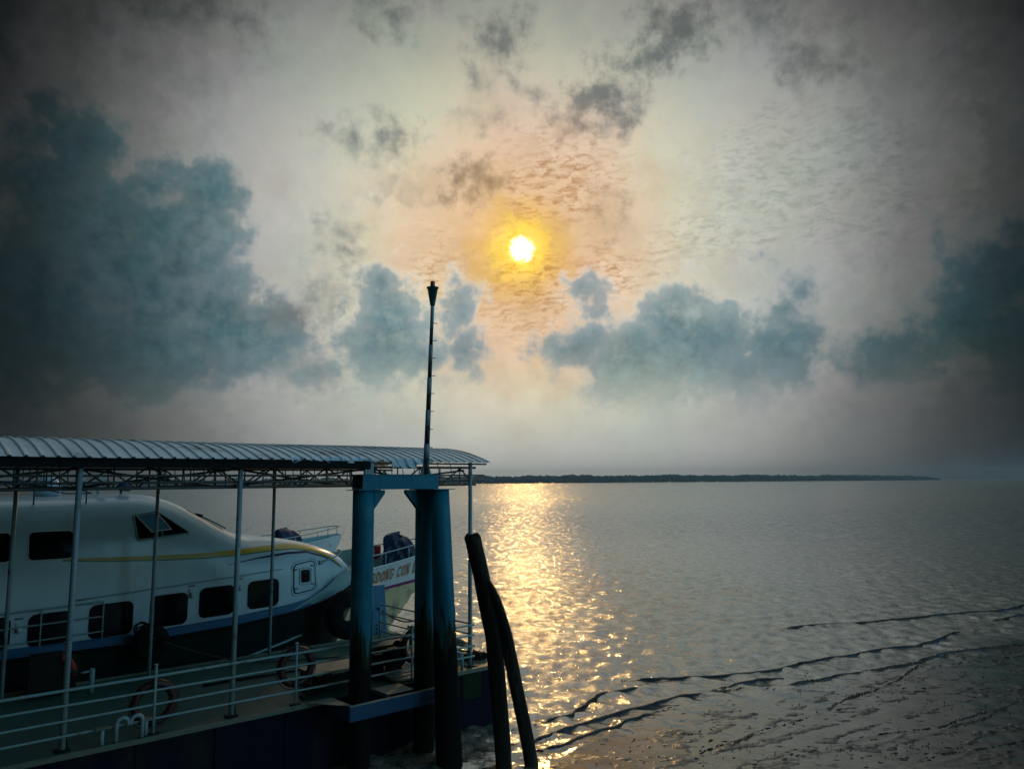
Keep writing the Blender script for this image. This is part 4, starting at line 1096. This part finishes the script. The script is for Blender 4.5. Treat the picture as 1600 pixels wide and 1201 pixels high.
# roof fittings
mb = MB()
mb.tube([(s, 19.1, 4.99+(.12 if s < 3.4 else .02)) for s in frange(-3, 4.3, .5)], .014, 6)
mb.tube([(s, 19.1, 5.28) for s in frange(-3, 3.4, .5)]+[(4.3, 19.1, 5.02)], .014, 6)
for s in (-2, -.6, .8, 2.0, 3.2, 4.2): mb.tube([(s, 19.1, 4.75), (s, 19.1, 5.16 if s > 3.5 else 5.28)], .016, 6)
part('roof_rail', mb, M['strip'], fer)
rad = part('radar_mast', MB().tube([(4.7, 20.2, 4.9), (4.7, 20.2, 5.45)], .05, 10).box((4.55, 19.6, 5.30), (4.68, 20.8, 5.36)), M['boatwhite'], fer)
part('radar_scanner', MB().box((4.62, 19.55, 5.47), (4.78, 20.85, 5.58)), M['boatwhite'], rad, bevel=.03)
part('searchlight', MB().tube([(5.0, 19.5, 4.98), (5.0, 19.5, 5.12)], .03, 8).tube([(4.95, 19.5, 5.16), (5.18, 19.5, 5.16)], [.10, .13], 14), M['strip'], fer)
part('roof_dome', MB().lathe((3.6, 20.0, 4.95), [(.26, 0), (.28, .12), (.24, .30), (.14, .42), (.03, .47)], 18), M['white'], fer)

# ------------------------------------------------------------------ bows of the two boats beyond
GLY = {  # strokes in a unit cell: list of (points, width)
 'R': [([(.12, 0), (.12, 1)], .17), ([(.12, .93), (.55, .95), (.72, .75), (.55, .52), (.12, .50)], .10), ([(.38, .50), (.74, 0)], .16), ([(0, 0), (.28, 0)], .06), ([(.62, 0), (.86, 0)], .06), ([(0, 1), (.3, 1)], .06)],
 'D': [([(.12, 0), (.12, 1)], .17), ([(.12, .97), (.5, .95), (.74, .72), (.74, .28), (.5, .05), (.12, .03)], .12), ([(0, 0), (.3, 0)], .06), ([(0, 1), (.3, 1)], .06)],
 'O': [([(.42, .98), (.14, .78), (.10, .5), (.14, .22), (.42, .02), (.70, .22), (.74, .5), (.70, .78), (.42, .98)], .14)],
 'N': [([(.12, 0), (.12, 1)], .09), ([(.12, 1), (.70, 0)], .17), ([(.70, 0), (.70, 1)], .09), ([(0, 0), (.24, 0)], .06), ([(.58, 1), (.84, 1)], .06), ([(0, 1), (.2, 1)], .06)],
 'G': [([(.74, .78), (.58, .96), (.36, .97), (.14, .75), (.12, .25), (.36, .03), (.62, .06), (.72, .18), (.72, .45)], .13), ([(.52, .45), (.86, .45)], .07)],
 'C': [([(.76, .76), (.58, .96), (.36, .97), (.14, .75), (.12, .25), (.36, .03), (.60, .05), (.78, .24)], .13)]}
def bowboat(name, label, s0, s1, tc, hw_, gz0, gz1, zstripe, lower, letters=None, bul=.25):
    L = s1-s0
    def gw(s): u = max(0, (s1-s)/4.2); return hw_*min(1, u)**.55 if u < 1 else hw_
    def gz(s): u = max(0, (s-s0)/L); return gz0+(gz1-gz0)*u**2.0
    def wl(s): u = max(0, (s1-2.2-s)/5.0); return hw_*.82*min(1, u)**.8
    bt = thing(name, label, 'boat', ((s0+s1)/2, tc, 0))
    def pnt(s, u, sg):     # u 0 keel/waterline .. 1 gunwale ; raked stem
        stem = s1-2.2*(1-u)**1.0
        ss_ = min(s, stem)
        k = u**1.25
        w = wl(ss_)*(1-k)+gw(min(s, s1))*k
        if s >= stem: w = 0
        zz = -.3*(1-u)+gz(ss_)*u
        return (ss_, tc-sg*w, zz)
    SS = frange(s0, s1-2.4, .3)[:-1]+frange(s1-2.4, s1, .06)
    for (u0, u1, nm, m) in ((0, .66, 'lower_hull', lower), (.66, .70, 'stripe', M['purple']), (.70, 1.0, 'topsides', M['boatwhite'])):
        mb = MB()
        for sg in (1, -1): mb.grid([[pnt(s, u0+(u1-u0)*k/18, sg) for k in range(19)] for s in SS], True, sg < 0)
        part(nm, mb, m, bt)
    mb = MB(); 
    def dk(s, sg):
        p = pnt(s, 1-.30/(gz(s)+.3), sg); return (p[0], tc+(p[1]-tc)*.96, p[2])
    SD = frange(s0, s1-.4, .15)
    mb.grid([[dk(s, 1), dk(s, -1)] for s in SD], False)
    part('foredeck', mb, M['innerdeck'], bt)
    mb = MB()
    for sg in (1, -1):
        mb.grid([[dk(s, sg), (s, tc-sg*gw(s)*.985, gz(s)-.002)] for s in SD], True, sg > 0)
    part('inner_bulwark', mb, M['innerdeck'], bt)
    mb = MB()
    for sg in (1, -1): mb.tube([(s, tc-sg*gw(s), gz(s)+.01) for s in SS if s < s1-.02], .028, 8)
    part('gunwale', mb, M['boatwhite'], bt)
    rl_ = MB()
    pts = [(s, tc-gw(s)*.95, gz(s)+.42) for s in SS if s < s1-.25]; pts2 = [(s, tc+gw(s)*.95, gz(s)+.42) for s in SS if s < s1-.25]
    rl_.tube(pts+pts2[::-1], .022, 8)
    pr = part('pulpit_rail', rl_, M['steel'], bt)
    for s in frange(s0+.6, s1-.5, 1.15):
        for sg in (1, -1): part('rail_post', MB().tube([(s, tc-sg*gw(s)*.97, gz(s)), (s, tc-sg*gw(s)*.95, gz(s)+.42)], .02, 6), M['steel'], pr)
    if letters:
        mb = MB(); txt, ls, lh, lw, u0 = letters; x = ls
        for ch in txt:
            if ch == ' ': x += lw*.75; continue
            for pts_, wd in GLY[ch]:
                for (ax_, ay), (bx, by) in zip(pts_[:-1], pts_[1:]):
                    d = math.hypot(bx-ax_, by-ay); wd_ = max(wd*1.2, .13); nx, ny = -(by-ay)/d*wd_/2, (bx-ax_)/d*wd_/2
                    if abs(nx) > abs(ny)*3: ny = 0
                    quad = [(ax_+nx, ay+ny), (ax_-nx, ay-ny), (bx-nx, by-ny), (bx+nx, by+ny)]
                    vs = []
                    for px, py in quad:
                        s = x+px*lw; u = u0+py*lh
                        p = Vector(pnt(s, u, 1)); n_ = (Vector(pnt(s+.02, u, 1))-p).cross(Vector(pnt(s, u+.02, 1))-p).normalized()
                        if n_.y > 0: n_ = -n_
                        vs.append(tuple(p+n_*.03))
                    mb.add(vs, [(0, 1, 2, 3)])
            x += lw*1.04
        part('lettering', mb, M['gold'], bt, 'gold name letters')
    return bt, gw, gz
b2, gw2, gz2 = bowboat('lettered_boat', 'white boat bow with gold lettering and purple stripe seen between the two blue mooring piles', 6.0, 17.3, 24.4, 1.45, 1.9, 2.72, 1.6, M['lowhull'],
        ('RDONG CON D', 13.96, .135, .205, .80))
b3, gw3, gz3 = bowboat('far_boat', 'small white boat bow furthest away, just above the ferry foredeck', 9.0, 18.7, 34.0, 1.5, 2.05, 2.75, 1.6, M['lowhull'])
def tarp(c, sx, sy, sz, seed, label, ear=True):
    r = random.Random(seed); mb = MB(); rows = []
    for i in range(15):
        v = i/14; row = []
        for j in range(28):
            t = 2*math.pi*j/28
            k = (1-.25*v) if v < .55 else (1-.25*.55)*math.sqrt(max(0, 1-((v-.55)/.45)**2))
            k *= 1+.13*math.sin(t*3+seed+v*4)+.08*math.sin(t*7+v*9)+r.uniform(-.03, .03)
            h = sz*v*(1+.05*math.sin(t*2+seed))
            bump = 0
            if ear: bump = .28*sz*max(0, math.cos(t-math.pi))**3*(v > .4)*(1-abs(v-.75)*2)
            row.append((c[0]+math.cos(t)*sx*k, c[1]+math.sin(t)*sy*k, c[2]+h+bump))
        row.append(row[0]); rows.append(row)
    mb.grid(rows, False, False)
    o = thing('covered_windlass', label, 'covered machine', c, 'tarpaulin covered windlasses')
    part('cover', mb, M['tarp'], o)
    part('lashing_cord', MB().tube([(c[0]+math.cos(2*math.pi*k/24)*sx*.97, c[1]+math.sin(2*math.pi*k/24)*sy*.97, c[2]+sz*.48) for k in range(24)], .014, 5, closed=True), M['rope'], o)
tarp((15.75, 24.3, 2.1), .66, .55, 1.15, 3, 'dark blue tarpaulin bundle on the lettered boat foredeck')
tarp((15.85, 33.9, 2.15), .75, .6, .95, 5, 'dark blue tarpaulin bundle on the furthest boat')
fs_ = thing('fire_box', 'red fire equipment plate with a cream square on the lettered boat bulwark', 'sign', (15.2, 25.3, 2.3))
part('plate', MB().box((15.0, 25.28, 2.38), (15.55, 25.32, 2.86)), M['red'], fs_)
part('symbol_panel', MB().box((15.03, 25.262, 2.46), (15.27, 25.278, 2.78)), M['cream'], fs_)
part('symbol', MB().box((15.08, 25.25, 2.50), (15.16, 25.26, 2.66)).box((15.17, 25.25, 2.60), (15.22, 25.26, 2.74)), M['navy'], fs_)
r = random.Random(9)
mb = MB()
for k in range(14): mb.torus((14.1+r.random()*1.2, 24.0+r.random()*.8, 2.0+r.random()*.10), (r.uniform(-.3, .3), r.uniform(-.3, .3), 1), .14, .03, 14, 5)
solo('rope_pile', mb, M['tangle'], (14.7, 24.4, 1.9), 'coils of rope on the foredeck of the lettered boat', 'rope')

for o in bpy.data.objects: clean(o)

# ------------------------------------------------------------------ haze over the river
hz = MB().box((-4000, -4000, -3.2), (4000, 4000, 60))
hm = bpy.data.materials.new('haze'); hm.use_nodes = True; ht = hm.node_tree; ht.nodes.clear()
pv = ht.nodes.new('ShaderNodeVolumePrincipled'); pv.inputs['Color'].default_value = (.46, .64, .72, 1); pv.inputs['Density'].default_value = .00019; pv.inputs['Anisotropy'].default_value = .3
ho = ht.nodes.new('ShaderNodeOutputMaterial'); ht.links.new(pv.outputs[0], ho.inputs['Volume'])
o = bpy.data.objects.new('haze', hz.mesh('haze', hm)); col.objects.link(o); tag(o, kind='stuff')
o['label'] = 'thin pale haze over the river'
